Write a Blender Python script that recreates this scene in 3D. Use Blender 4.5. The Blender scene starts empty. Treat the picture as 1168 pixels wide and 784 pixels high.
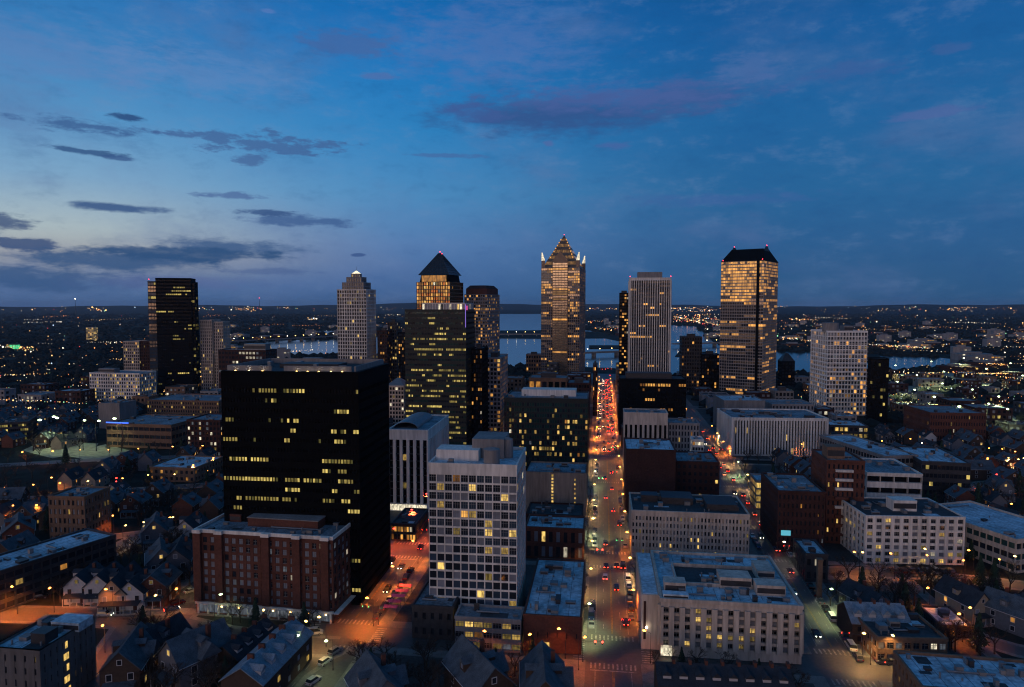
import bpy, math, random
from math import sin, cos, tan, radians as R, pi, sqrt, atan2, hypot
random.seed(7)
SC = bpy.context.scene
COL = SC.collection
PW, PH, F, CX, CY, HZ, CH = 1168.0, 784.0, 779.0, 584.0, 392.0, 348.0, 100.0
PITCH = math.atan((CY - HZ) / F)
A0 = math.atan((687 - 584) / F)            # bearing of the street grid

# ------------------------------------------------------------------ camera maths
def ray(px, py):
    x, y = (px - CX) / F, (CY - py) / F
    return (x, cos(PITCH) + y * sin(PITCH), -sin(PITCH) + y * cos(PITCH))
def G(px, py, z=0.0):
    rx, ry, rz = ray(px, py)
    k = (z - CH) / rz
    return (rx * k, ry * k)
def at_depth(px, d):
    rx, ry, rz = ray(px, HZ)
    return (rx / ry * d, d)
def proj(x, y, z):
    dz = z - CH
    dep = y * cos(PITCH) - dz * sin(PITCH)
    up = y * sin(PITCH) + dz * cos(PITCH)
    return (CX + F * x / dep, CY - F * up / dep)
def zof(px, py, x, y):
    lo, hi = -50.0, 600.0
    for _ in range(50):
        m = (lo + hi) / 2
        if proj(x, y, m)[1] > py: lo = m
        else: hi = m
    return (lo + hi) / 2
AD = (sin(A0), cos(A0)); CD = (cos(A0), -sin(A0))
def ST(s, t): return (s * AD[0] + t * CD[0], s * AD[1] + t * CD[1])
def toST(x, y): return (x * AD[0] + y * AD[1], x * CD[0] + y * CD[1])

# ------------------------------------------------------------------ materials
MATS = {}
def newmat(name):
    m = bpy.data.materials.new(name); m.use_nodes = True
    n = m.node_tree.nodes; b = n['Principled BSDF']
    return m, m.node_tree, n, b
def surf(name, c, rough=0.8, metal=0.0, var=0.35, scale=0.15, streak=False, bump=0.0, c2=None, spec=0.3, fine=2.5, coord='pos'):
    if name in MATS: return MATS[name]
    m, t, n, b = newmat(name); L = t.links
    g = n.new('ShaderNodeNewGeometry') if coord == 'pos' else n.new('ShaderNodeTexCoord')
    src = g.outputs['Position'] if coord == 'pos' else g.outputs['Object']
    mp = n.new('ShaderNodeMapping'); L.new(src, mp.inputs['Vector'])
    if streak: mp.inputs['Scale'].default_value = (1, 1, 0.12)
    n1 = n.new('ShaderNodeTexNoise'); n1.inputs['Scale'].default_value = scale; n1.inputs['Detail'].default_value = 6
    n2 = n.new('ShaderNodeTexNoise'); n2.inputs['Scale'].default_value = scale * 9; n2.inputs['Detail'].default_value = fine
    L.new(mp.outputs[0], n1.inputs['Vector']); L.new(mp.outputs[0], n2.inputs['Vector'])
    ad = n.new('ShaderNodeMath'); ad.operation = 'ADD'
    L.new(n1.outputs['Fac'], ad.inputs[0]); L.new(n2.outputs['Fac'], ad.inputs[1])
    mr = n.new('ShaderNodeMapRange'); mr.inputs['From Min'].default_value = 0.75; mr.inputs['From Max'].default_value = 1.25
    L.new(ad.outputs[0], mr.inputs['Value'])
    mx = n.new('ShaderNodeMix'); mx.data_type = 'RGBA'
    lo = tuple(v * (1 - var) for v in c); hi = c2 if c2 else tuple(min(1, v * (1 + var * 0.7)) for v in c)
    mx.inputs['A'].default_value = (*lo, 1); mx.inputs['B'].default_value = (*hi, 1)
    L.new(mr.outputs[0], mx.inputs['Factor']); L.new(mx.outputs['Result'], b.inputs['Base Color'])
    b.inputs['Roughness'].default_value = rough; b.inputs['Metallic'].default_value = metal
    b.inputs['Specular IOR Level'].default_value = spec
    if bump:
        bp = n.new('ShaderNodeBump'); bp.inputs['Strength'].default_value = bump; bp.inputs['Distance'].default_value = 0.3
        L.new(n2.outputs['Fac'], bp.inputs['Height']); L.new(bp.outputs[0], b.inputs['Normal'])
    MATS[name] = m; return m
def glass(name, c, rough=0.12, metal=0.0, spec=0.6):
    if name in MATS: return MATS[name]
    m, t, n, b = newmat(name); L = t.links
    g = n.new('ShaderNodeNewGeometry')
    w = n.new('ShaderNodeTexNoise'); w.inputs['Scale'].default_value = 0.22; w.inputs['Detail'].default_value = 3
    L.new(g.outputs['Position'], w.inputs['Vector'])
    mx = n.new('ShaderNodeMix'); mx.data_type = 'RGBA'
    mx.inputs['A'].default_value = (*[v * 0.45 for v in c], 1); mx.inputs['B'].default_value = (*[min(1, v * 1.5) for v in c], 1)
    L.new(w.outputs['Fac'], mx.inputs['Factor']); L.new(mx.outputs['Result'], b.inputs['Base Color'])
    bp = n.new('ShaderNodeBump'); bp.inputs['Strength'].default_value = 0.25; bp.inputs['Distance'].default_value = 0.25
    L.new(w.outputs['Fac'], bp.inputs['Height']); L.new(bp.outputs[0], b.inputs['Normal'])
    b.inputs['Roughness'].default_value = rough; b.inputs['Metallic'].default_value = metal; b.inputs['Specular IOR Level'].default_value = spec
    MATS[name] = m; return m
def lit(name, c, s, scale=0.9, contrast=1.0):
    if name in MATS: return MATS[name]
    m, t, n, b = newmat(name); L = t.links
    g = n.new('ShaderNodeNewGeometry')
    w = n.new('ShaderNodeTexNoise'); w.inputs['Scale'].default_value = scale; w.inputs['Detail'].default_value = 3
    mp = n.new('ShaderNodeMapping'); mp.inputs['Scale'].default_value = (1.6, 1.6, .55); L.new(g.outputs['Position'], mp.inputs['Vector']); L.new(mp.outputs[0], w.inputs['Vector'])
    mr = n.new('ShaderNodeMapRange'); mr.inputs['From Min'].default_value = 0.36; mr.inputs['From Max'].default_value = 0.66
    mr.inputs['To Min'].default_value = s * (1 - 0.6 * contrast); mr.inputs['To Max'].default_value = s * (1 + 0.45 * contrast)
    L.new(w.outputs['Fac'], mr.inputs['Value'])
    b.inputs['Base Color'].default_value = (0.02, 0.02, 0.02, 1); b.inputs['Roughness'].default_value = 0.2
    b.inputs['Emission Color'].default_value = (*c, 1); L.new(mr.outputs[0], b.inputs['Emission Strength'])
    MATS[name] = m; return m
def bulb(name, c, s):
    if name in MATS: return MATS[name]
    m, t, n, b = newmat(name)
    b.inputs['Base Color'].default_value = (0.1, 0.1, 0.1, 1)
    b.inputs['Emission Color'].default_value = (*c, 1); b.inputs['Emission Strength'].default_value = s
    MATS[name] = m; return m

GD = glass('glass_dark', (0.018, 0.022, 0.03), 0.1)
GB = glass('glass_blue', (0.05, 0.08, 0.12), 0.1, 0.25)
GBK = glass('glass_black', (0.004, 0.005, 0.007), 0.2, 0.0, 0.18)
GG = glass('glass_green', (0.02, 0.06, 0.055), 0.12, 0.15)
GCOP = glass('glass_copper', (0.5, 0.22, 0.08), 0.18, 0.8)
GGOLD = glass('glass_bronze', (0.42, 0.36, 0.28), 0.16, 0.8)
GDIM = glass('glass_curtain_and_sky', (0.19, 0.21, 0.25), 0.35)  # pale tone covers curtains and a blue sky reflection put into the colour
WY = [lit('window_yellow_%s' % k, c, s) for k, c, s in (('bright', (1.0, 0.64, 0.17), 0.85), ('mid', (0.95, 0.6, 0.15), 0.38), ('dull', (0.8, 0.55, 0.14), 0.17))]
WO = [lit('window_office_%s' % k, c, s, 0.5) for k, c, s in (('bright', (0.92, 0.68, 0.18), 0.66), ('mid', (0.82, 0.62, 0.16), 0.32), ('dull', (0.6, 0.53, 0.14), 0.13))]
WA = [lit('window_amber_%s' % k, c, s, 0.35) for k, c, s in (('bright', (1.0, 0.47, 0.1), 0.8), ('mid', (1.0, 0.42, 0.08), 0.4), ('dull', (0.9, 0.36, 0.07), 0.15))]
WW = [lit('window_white_%s' % k, c, s) for k, c, s in (('bright', (1.0, 0.88, 0.62), 0.9), ('mid', (0.95, 0.82, 0.6), 0.4), ('dull', (0.6, 0.68, 0.8), 0.12))]
WGOLD = [lit('window_crown_glow_%s' % k, c, s, 0.16) for k, c, s in (('bright', (1.0, 0.44, 0.095), 0.95), ('mid', (1.0, 0.46, 0.12), 0.62), ('dull', (0.9, 0.45, 0.14), 0.22))]  # gold panes; also stands in for glow on tower tops and crown walls
STONE = surf('stone_beige', (0.5, 0.42, 0.35), 0.85, var=0.3, scale=0.12, streak=True)
STONED = surf('stone_grey', (0.26, 0.245, 0.24), 0.85, var=0.25, scale=0.1, streak=True)
WHITE = surf('concrete_white', (0.7, 0.655, 0.59), 0.8, var=0.28, scale=0.1, streak=True)
CONC = surf('concrete_grey', (0.23, 0.215, 0.205), 0.85, var=0.25, scale=0.12, streak=True)
BRICK = surf('brick_red', (0.115, 0.044, 0.03), 0.9, var=0.3, scale=0.15)
BRICKD = surf('brick_dark', (0.052, 0.022, 0.018), 0.9, var=0.3, scale=0.15)
BRICKT = surf('brick_tan', (0.19, 0.115, 0.075), 0.9, var=0.25, scale=0.15)
BLACK = surf('cladding_black', (0.0045, 0.005, 0.006), 0.75, var=0.3, scale=0.1, spec=0.05)
DARK = surf('cladding_dark', (0.04, 0.04, 0.044), 0.6, var=0.3, scale=0.1)
DPANEL = surf('cladding_green_grey', (0.012, 0.02, 0.02), 0.5, var=0.3)
BRONZE = surf('cladding_bronze', (0.2, 0.14, 0.1), 0.45, 0.3, var=0.2)
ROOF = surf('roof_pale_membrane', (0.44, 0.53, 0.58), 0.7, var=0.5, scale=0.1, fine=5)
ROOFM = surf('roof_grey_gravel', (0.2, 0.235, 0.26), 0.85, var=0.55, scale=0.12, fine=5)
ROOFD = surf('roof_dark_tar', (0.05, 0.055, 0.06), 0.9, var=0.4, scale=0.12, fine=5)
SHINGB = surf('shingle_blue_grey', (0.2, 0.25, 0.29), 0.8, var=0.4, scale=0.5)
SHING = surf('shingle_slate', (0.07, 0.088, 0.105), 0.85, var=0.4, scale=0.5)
SHINGD = surf('shingle_dark', (0.028, 0.033, 0.042), 0.85, var=0.4, scale=0.5)
METAL = surf('metal_grey', (0.2, 0.21, 0.22), 0.5, 0.4, var=0.2, scale=0.5)
METALD = surf('metal_dark', (0.05, 0.05, 0.055), 0.5, 0.4, var=0.2, scale=0.5)
ASPH = surf('asphalt', (0.062, 0.06, 0.06), 0.55, var=0.3, scale=0.12, fine=8, spec=0.5)
PAVE = surf('paving_concrete', (0.17, 0.16, 0.15), 0.8, var=0.3, scale=0.35, fine=6)
LOT = surf('lot_asphalt', (0.05, 0.05, 0.05), 0.8, var=0.45, scale=0.12, fine=8)
PAINT = surf('road_paint', (0.27, 0.26, 0.24), 0.7, var=0.75, scale=1.0)
PAINTY = surf('road_paint_yellow', (0.26, 0.17, 0.04), 0.7, var=0.7, scale=1.0)
EARTH = surf('earth', (0.022, 0.026, 0.022), 0.95, var=0.6, scale=0.012, fine=8, spec=0.1)
BARK = surf('bark', (0.055, 0.042, 0.033), 0.95, var=0.3, scale=1.0)
TWIG = surf('twigs', (0.05, 0.038, 0.03), 0.95, var=0.4, scale=0.5)
NEEDLE = surf('needles', (0.025, 0.045, 0.025), 0.95, var=0.4, scale=0.5)
WOODS = surf('woodland', (0.022, 0.027, 0.026), 1.0, var=0.5, scale=0.02, spec=0.05)

# ------------------------------------------------------------------ mesh building
class MB:
    def __init__(s): s.v = []; s.f = []; s.m = []; s.mats = []
    def mi(s, mat):
        if mat not in s.mats: s.mats.append(mat)
        return s.mats.index(mat)
    def poly(s, pts, mat):
        b = len(s.v); s.v += [tuple(p) for p in pts]; s.f.append(tuple(range(b, b + len(pts)))); s.m.append(s.mi(mat))
    def box(s, x0, y0, z0, x1, y1, z1, mat):
        b = len(s.v)
        s.v += [(x0,y0,z0),(x1,y0,z0),(x1,y1,z0),(x0,y1,z0),(x0,y0,z1),(x1,y0,z1),(x1,y1,z1),(x0,y1,z1)]
        for q in ((0,3,2,1),(4,5,6,7),(0,1,5,4),(1,2,6,5),(2,3,7,6),(3,0,4,7)):
            s.f.append(tuple(b + i for i in q)); s.m.append(s.mi(mat))
    def frust(s, base, top, mat, cap=True, bottom=True):
        n = len(base); b = len(s.v); s.v += list(base) + list(top); k = s.mi(mat)
        for i in range(n):
            j = (i + 1) % n; s.f.append((b+i, b+j, b+n+j, b+n+i)); s.m.append(k)
        if cap: s.f.append(tuple(b+n+i for i in range(n))); s.m.append(k)
        if bottom: s.f.append(tuple(b+i for i in reversed(range(n)))); s.m.append(k)
    def cyl(s, x, y, z0, z1, r0, r1, mat, n=8):
        s.frust([(x+r0*cos(2*pi*i/n), y+r0*sin(2*pi*i/n), z0) for i in range(n)], [(x+r1*cos(2*pi*i/n), y+r1*sin(2*pi*i/n), z1) for i in range(n)], mat)
    def bar(s, p, q, r0, r1, mat, n=4):
        d = [q[i]-p[i] for i in range(3)]; l = sqrt(sum(c*c for c in d)) or 1; d = [c/l for c in d]
        u = (-d[1], d[0], 0) if abs(d[2]) < 0.9 else (1, 0, 0)
        lu = sqrt(sum(c*c for c in u)); u = [c/lu for c in u]
        w = (d[1]*u[2]-d[2]*u[1], d[2]*u[0]-d[0]*u[2], d[0]*u[1]-d[1]*u[0])
        def ring(c, r): return [tuple(c[k]+r*(cos(2*pi*i/n)*u[k]+sin(2*pi*i/n)*w[k]) for k in range(3)) for i in range(n)]
        s.frust(ring(p, r0), ring(q, r1), mat)
    def ball(s, x, y, z, rx, ry, rz, mat, n=8, m=5):
        rings = []
        for j in range(1, m):
            a = pi * j / m
            rings.append([(x+rx*sin(a)*cos(2*pi*i/n), y+ry*sin(a)*sin(2*pi*i/n), z-rz*cos(a)) for i in range(n)])
        for j in range(len(rings)-1): s.frust(rings[j], rings[j+1], mat, cap=False, bottom=False)
        for i in range(n):
            k = (i+1) % n
            s.poly([(x,y,z-rz), rings[0][k], rings[0][i]], mat); s.poly([(x,y,z+rz), rings[-1][i], rings[-1][k]], mat)
    def mesh(s, name):
        me = bpy.data.meshes.new(name); me.from_pydata(s.v, [], s.f)
        for k in s.mats: me.materials.append(k)
        me.polygons.foreach_set('material_index', s.m); me.update(); return me
    def build(s, name, parent=None, loc=(0,0,0), rz=0.0):
        o = bpy.data.objects.new(name, s.mesh(name)); COL.objects.link(o)
        o.location = loc; o.rotation_euler = (0, 0, rz)
        if parent: o.parent = parent
        return o
def empty(name, label, cat, loc, rz=0.0, group=None):
    o = bpy.data.objects.new(name, None); COL.objects.link(o); o.location = loc; o.rotation_euler = (0, 0, rz)
    o['label'] = label; o['category'] = cat
    if group: o['group'] = group
    o.empty_display_size = 0.5
    return o
def tag(o, label=None, cat=None, group=None, kind=None):
    if label: o['label'] = label
    if cat: o['category'] = cat
    if group: o['group'] = group
    if kind: o['kind'] = kind
    return o
def kids(o): return KID.get(o.name, [])
KID = {}
def reg(root):
    KID[root.name] = [c for c in COL.objects if c.parent == root]
    for c in KID[root.name]: KID[c.name] = [g for g in COL.objects if g.parent == c]
def dup(root, loc, rz, label, group=None, scale=None, mats=None):
    r = root.copy(); COL.objects.link(r); r.location = loc; r.rotation_euler = (0, 0, rz); r['label'] = label
    if group: r['group'] = group
    if scale: r.scale = (scale,) * 3
    for ch in kids(root):
        c = ch.copy(); COL.objects.link(c); c.parent = r
        for g in kids(ch):
            d = g.copy(); COL.objects.link(d); d.parent = c
    return r
ORD = 'first second third fourth fifth sixth seventh eighth ninth tenth eleventh twelfth thirteenth fourteenth fifteenth sixteenth seventeenth eighteenth nineteenth twentieth'.split()
def od(i):
    if i < 20: return ORD[i]
    tens = {2: 'twenty', 3: 'thirty', 4: 'forty', 5: 'fifty', 6: 'sixty', 7: 'seventy', 8: 'eighty', 9: 'ninety'}
    n = i + 1
    if n % 10 == 0: return tens[n // 10][:-1] + 'ieth'
    return tens[n // 10] + '-' + ORD[n % 10 - 1]

# ------------------------------------------------------------------ footprints
FOOT = []   # (cx, cy, ux, uy, hw, hd)
def add_foot(x, y, rz, w, d, m=2.0):
    ux, uy = cos(rz), sin(rz)
    FOOT.append((x + ux*w/2 - uy*d/2, y + uy*w/2 + ux*d/2, ux, uy, w/2 + m, d/2 + m))
def clear(x, y, r=0.0):
    for cx, cy, ux, uy, hw, hd in FOOT:
        dx, dy = x-cx, y-cy
        if abs(dx*ux+dy*uy) < hw+r and abs(-dx*uy+dy*ux) < hd+r: return False
    return True

# ------------------------------------------------------------------ buildings
def shade_pick(pal, glassmat, p, dim=0.5):
    if random.random() < p:
        q = random.random()
        if random.random() < .13: pal = random.choice((WW, WA, WY))
        return pal[0] if q < 0.32 else (pal[1] if q < 0.66 else pal[2])
    return random.choice(glassmat) if isinstance(glassmat, (list, tuple)) else glassmat
class Bld:
    def __init__(s, name, label, cat, x, y, rz, group=None):
        s.root = empty(name, label, cat, (x, y, 0.13), rz, group); s.w = MB(); s.p = []; s.x, s.y, s.rz = x, y, rz
        s.n = 0
    def world(s, lx, ly):
        return (s.x + lx*cos(s.rz) - ly*sin(s.rz), s.y + lx*sin(s.rz) + ly*cos(s.rz))
    def face(s, ox, oy, ux, uy, nx, ny, W, z0, H, nb, nf, pf, sf, rec, wall, glassm, pal, p, mode, span=None, fins=0.0, rows=None, ends=0.5, sill=0.5, mull=0, norows=False):
        # origin corner, direction u, outward normal n
        def bx(u0, u1, d0, d1, za, zb, m):       # d = distance inward
            xs = (ox+ux*u0-nx*d0, ox+ux*u1-nx*d1); ys = (oy+uy*u0-ny*d0, oy+uy*u1-ny*d1)
            s.w.box(min(xs), min(ys), za, max(xs), max(ys), zb, m)
        bw, fh = W/nb, H/nf; pw = bw*pf; sh = fh*sf; e = pw*ends
        for i in range(nb+1):
            u = i*bw
            a, b = max(0, u-pw/2), min(W, u+pw/2)
            if i == 0: a, b = 0, max(e, 0.15)
            if i == nb: a, b = W-max(e, 0.15), W
            bx(a, b, -fins, rec, z0, z0+H, wall)
        for j in range(nf+1):
            z = z0+j*fh
            a, b = max(z0, z-sh*(1-sill)), min(z0+H, z+sh*sill)
            if b - a > 0.02: bx(0.02, W-0.02, 0.04, rec, a+0.001, b-0.001, span or wall)
        run = 0
        for j in range(nf):
            pr = p if (rows is None or norows) else (p if rows.get(j) is None else rows[j])
            run = 0; cur = None
            for i in range(nb):
                if mode == 'rand': m = shade_pick(pal, glassm, pr)
                else:
                    if run <= 0:
                        run = random.randint(2, 6) if mode == 'run' else random.randint(3, 12)
                        on = random.random() < pr
                        cur = (random.choice(pal[:2]) if on else None); gl = random.choice(glassm) if isinstance(glassm, (list, tuple)) else glassm
                    run -= 1
                    rr = random.random(); m = (cur if rr < 0.68 else pal[1] if rr < .78 else pal[2] if rr < .92 else gl) if cur else (gl if mode == 'band' or rr > .012 else pal[2])
                uc = (i+0.5)*bw; w = bw-pw; h = fh-sh
                zc = z0+j*fh+sh*sill+h/2
                d = rec-0.05
                s.p.append((ox+ux*uc-nx*d, oy+uy*uc-ny*d, zc, round(w, 3), round(h, 3), atan2(uy, ux), m, nx, ny, mull))
    def block(s, x0, y0, z0, W, D, H, wall, nb, nf, pf=0.35, sf=0.35, rec=0.45, glassm=GD, pal=WY, p=0.1, mode='rand', sides='LR', sb=None, core=None,
              parapet=0.9, pmat=None, roof=ROOFM, base=0.0, top=0.0, ps=None, **k):
        core = core or wall
        if base: s.w.box(x0, y0, z0, x0+W, y0+D, z0+base, wall)
        zb = z0+base; HH = H-base-top
        s.w.box(x0+rec, y0+rec, zb, x0+W-rec, y0+D-rec, zb+HH, core)
        s.face(x0, y0, 1, 0, 0, -1, W, zb, HH, nb, nf, pf, sf, rec, wall, glassm, pal, p, mode, **k)
        ns = sb or max(1, round(nb*D/W)); L = D-2*rec
        p2 = p if ps is None else ps
        if ps is not None: k = dict(k, norows=True)
        if 'L' in sides: s.face(x0, y0+rec, 0, 1, -1, 0, L, zb, HH, ns, nf, pf, sf, rec, wall, glassm, pal, p2, mode, **k)
        else: s.w.box(x0, y0+rec, zb, x0+rec, y0+D-rec, zb+HH, wall)
        if 'R' in sides: s.face(x0+W, y0+rec, 0, 1, 1, 0, L, zb, HH, ns, nf, pf, sf, rec, wall, glassm, pal, p2, mode, **k)
        else: s.w.box(x0+W-rec, y0+rec, zb, x0+W, y0+D-rec, zb+HH, wall)
        if 'B' in sides: s.face(x0, y0+D, 1, 0, 0, 1, W, zb, HH, nb, nf, pf, sf, rec, wall, glassm, pal, p2, mode, **k)
        else: s.w.box(x0, y0+D-rec, zb, x0+W, y0+D, zb+HH, wall)
        if top: s.w.box(x0, y0, zb+HH, x0+W, y0+D, z0+H, wall)
        pm = pmat or wall; z = z0+H; o = 0.12; t = 0.45
        if parapet:
            s.w.box(x0-o, y0-o, z, x0+W+o, y0+t, z+parapet, pm); s.w.box(x0-o, y0+D-t, z, x0+W+o, y0+D+o, z+parapet, pm)
            s.w.box(x0-o, y0+t, z, x0+t, y0+D-t, z+parapet, pm); s.w.box(x0+W-t, y0+t, z, x0+W+o, y0+D-t, z+parapet, pm)
        if roof:
            r = MB(); r.box(x0+t, y0+t, z+0.01, x0+W-t, y0+D-t, z+0.2, roof); r.build('roof', s.root)
        return z
    def unit(s, x, y, z, w, d, h, mat=METAL, name='rooftop_unit', kind='box'):
        m = MB()
        if kind == 'box':
            m.box(x, y, z, x+w, y+d, z+h, mat)
            if w > 2.5: m.box(x+0.15, y-0.06, z+h*0.25, x+w-0.15, y-0.002, z+h*0.75, METALD)
            m.box(x-0.1, y-0.1, z+h, x+w+0.1, y+d+0.1, z+h+0.12, mat)
        elif kind == 'tank':
            m.cyl(x, y, z, z+h, w/2, w/2, mat, 16); m.cyl(x, y, z+h, z+h+0.5, w/2, w*0.1, mat, 16)
        elif kind == 'shed':
            m.box(x, y, z, x+w, y+d, z+h*0.7, mat)
            m.frust([(x,y,z+h*0.7),(x+w,y,z+h*0.7),(x+w,y+d,z+h*0.7),(x,y+d,z+h*0.7)], [(x+.3*w,y,z+h),(x+.7*w,y,z+h),(x+.7*w,y+d,z+h),(x+.3*w,y+d,z+h)], mat)
        return m.build(name, s.root)
    def clutter(s, x0, y0, z, W, D, n, big=3.0):
        z += 0.2
        for i in range(n):
            w, d, h = random.uniform(0.8, big), random.uniform(0.8, big), random.uniform(0.5, 1.8)
            if W < w+3 or D < d+3: continue
            x, y = random.uniform(x0+1.2, x0+W-w-1.2), random.uniform(y0+1.2, y0+D-d-1.2)
            s.unit(x, y, z, w, d, h, random.choice((METAL, METALD, METAL, CONC)), random.choice(('rooftop_unit', 'air_vent')))
        for i in range(max(2, n//3)):           # patched membrane and a hatch
            w, d = random.uniform(1.5, 6), random.uniform(1.2, 4)
            if W < w+3 or D < d+3: continue
            x, y = random.uniform(x0+1, x0+W-w-1), random.uniform(y0+1, y0+D-d-1); q = MB(); q.box(x, y, z, x+w, y+d, z+.035+.006*i, random.choice((ROOFD, ROOFM, ROOF, ROOFD))); q.build('roof_patch', s.root)
        if W > 8 and D > 8 and n > 3:
            q = MB(); k = 0
            for i in range(1, int(W/3.2)): q.box(x0+i*3.2, y0+.6, z, x0+i*3.2+.09, y0+D-.6, z+.03, ROOFD)
            q.build('roof_seams', s.root)
            for i in range(n//3): x, y = random.uniform(x0+1.5, x0+W-1.5), random.uniform(y0+1.5, y0+D-1.5); q = MB(); q.cyl(x, y, z, z+random.uniform(.6, 1.6), .22, .22, METAL, 8); q.build('vent_pipe', s.root)
        m = MB()                                # a run of duct pipe
        if W > 10 and D > 8 and n:
            xx = random.uniform(x0+2, x0+W*0.5); yy = random.uniform(y0+2, y0+D-2)
            m.bar((xx, yy, z+0.4), (xx+W*0.35, yy, z+0.4), 0.25, 0.25, METAL, 6); m.bar((xx, yy, z+0.4), (xx, min(yy+3, y0+D-1), z+0.4), 0.2, 0.2, METAL, 6)
            m.build('duct', s.root)
    def finish(s, minpx=11, name='window'):
        s.w.build('wall', s.root)
        sc = []
        for q in s.p:
            x, y = s.world(q[0], q[1]); z = q[2]; d2 = x*x+y*y+(z-CH)**2
            nx = q[7]*cos(s.rz)-q[8]*sin(s.rz); ny = q[7]*sin(s.rz)+q[8]*cos(s.rz)
            c = max(0, -(nx*x+ny*y)/sqrt(d2))
            sc.append((q[3]*q[4]*c*(683.0**2)/d2, q))
        sc.sort(key=lambda a: -a[0])
        ind = [q for a, q in sc[:100] if a >= minpx]; rest = [q for a, q in sc[len(ind):]]
        cache = {}
        for q in ind:
            key = (q[3], q[4], q[6].name, q[9])
            if key not in cache:
                m = MB(); w, h = q[3]/2+0.02, q[4]/2+0.02
                m.poly([(-w, 0, -h), (w, 0, -h), (w, 0, h), (-w, 0, h)], q[6])
                if q[9]:
                    fr = METAL if q[9] > 0 else METALD
                    for k in range(1, abs(q[9])): 
                        xx = -w + 2*w*k/abs(q[9]); m.box(xx-0.05, -0.07, -h, xx+0.05, -0.005, h, fr)
                    m.box(-w, -0.06, h*0.25, w, -0.006, h*0.25+0.09, fr)
                    m.box(-w, -0.1, -h, w, -0.005, -h+0.14, fr)
                cache[key] = m.mesh('window')
            o = bpy.data.objects.new(name, cache[key]); COL.objects.link(o); o.parent = s.root
            rz = q[5]
            if q[7] < 0 or q[8] > 0.5: rz += pi
            o.location = (q[0], q[1], q[2]); o.rotation_euler = (0, 0, rz)
        if rest:
            m = MB()
            for q in rest:
                w, h = q[3]/2+0.02, q[4]/2+0.02; cu, su = cos(q[5]), sin(q[5]); x, y, z = q[:3]
                m.poly([(x-cu*w, y-su*w, z-h), (x+cu*w, y+su*w, z-h), (x+cu*w, y+su*w, z+h), (x-cu*w, y-su*w, z+h)], q[6])
            o = m.build('window' if ind else 'glazing', s.root); o['kind'] = 'stuff'
        s.root['done'] = 1; del s.root['done']
        return s.root
def frame_px(xl, yb, xr, yt, D=None, xs=None, yaw=None, d=None, zb=0.0):
    a = A0 if yaw is None else R(yaw)
    x, y = G(xl, yb, zb) if d is None else at_depth(xl, d)
    # width: walk along the front until it projects to xr
    W = 1.0
    lo, hi = 0.5, 400.0
    for _ in range(50):
        m = (lo+hi)/2
        if proj(x+m*cos(a), y-m*sin(a), 0)[0] < xr: lo = m
        else: hi = m
    W = lo
    H = zof(xl, yt, x, y)
    if xs is not None:
        x1, y1 = x+W*cos(a), y-W*sin(a)
        lo, hi = 1.0, 120.0
        for _ in range(50):
            m = (lo+hi)/2
            if proj(x1+m*sin(a), y1+m*cos(a), 0)[0] < xs: lo = m
            else: hi = m
        D = max(10, min(70, lo))
    return x, y, -a, W, D, H
def mk(name, label, cat, xl, yb, xr, yt, D=None, xs=None, yaw=None, d=None):
    x, y, rz, W, D, H = frame_px(xl, yb, xr, yt, D, xs, yaw, d)
    b = Bld(name, label, cat, x, y, rz); add_foot(x, y, rz, W, D)
    b.W, b.D, b.H = W, D, H-0.13
    return b
def beacon(b, x, y, z, mat=None, r=0.5):
    m = MB(); m.cyl(x, y, z, z+1.2, 0.08, 0.08, METALD, 6); m.ball(x, y, z+1.4, r, r, r, mat or RED, 8, 5); m.build('beacon', b.root)
RED = bulb('beacon_red', (1, 0.03, 0.06), 6)
WHITEL = bulb('lamp_white', (1, 0.85, 0.6), 12)
ORANGEL = bulb('lamp_orange', (1, 0.33, 0.05), 14)
GREENL = bulb('lamp_green', (0.1, 1, 0.35), 7)
REDL = bulb('lamp_red', (1, 0.03, 0.02), 14)
YELL = bulb('lamp_yellow', (1, 0.6, 0.15), 12)
NLIGHT = 0
def light(parent, loc, color, watts, r=0.3, name='light_bulb', spot=False):
    global NLIGHT
    l = bpy.data.lights.new(name, 'SPOT' if spot else 'POINT')
    if spot: l.spot_size = R(126); l.spot_blend = .6; l.energy = watts; l.color = color; l.shadow_soft_size = r
    o = bpy.data.objects.new(name, l); COL.objects.link(o); o.location = loc
    if parent: o.parent = parent
    NLIGHT += 1
    return o
SOD = (1.0, 0.22, 0.022); WARM = (1.0, 0.55, 0.17); PALE = (0.8, 0.9, 0.4); RDC = (1.0, 0.12, 0.03)
# ------------------------------------------------------------------ the named buildings
# black office block, left of centre
b = mk('office_tower', 'huge black boxy office tower with scattered yellow windows and a glowing roof edge', 'office tower', 258, 683, 412, 424, D=34, yaw=6.5)
rows = {0: .2, 1: .2, 2: .15, 3: .4, 4: .95, 5: .02, 6: .05, 7: .05, 8: .05, 9: .1, 10: .25, 11: .16, 12: .42, 13: .16, 14: .36, 15: .14, 16: .34, 17: .34, 18: .26, 19: .12, 20: .14}
z = b.block(0, 0, 0, b.W, b.D, b.H, BLACK, 44, 22, pf=.2, sf=.6, rec=.35, glassm=GBK, pal=WO, p=.3, mode='run', rows=rows, roof=ROOFD, parapet=.3, top=4.5, ps=.05)
m = MB()
W, D = b.W, b.D
for (x0, y0, x1, y1) in ((1.5, 1.5, W*.36, 2.1), (W*.45, 1.5, W*.94, 2.1), (W-2.1, 2.1, W-1.5, D-2), (1.5, 2.1, 2.1, D-2), (1.5, D-2, W-1.5, D-1.4)):
    m.box(x0, y0, z+.3, x1, y1, z+2.0, CONC)
m.build('roof_screen', b.root)
b.unit(W*.3, D*.4, z+.2, W*.45, D*.25, 1.3, DARK, 'penthouse')
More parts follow.
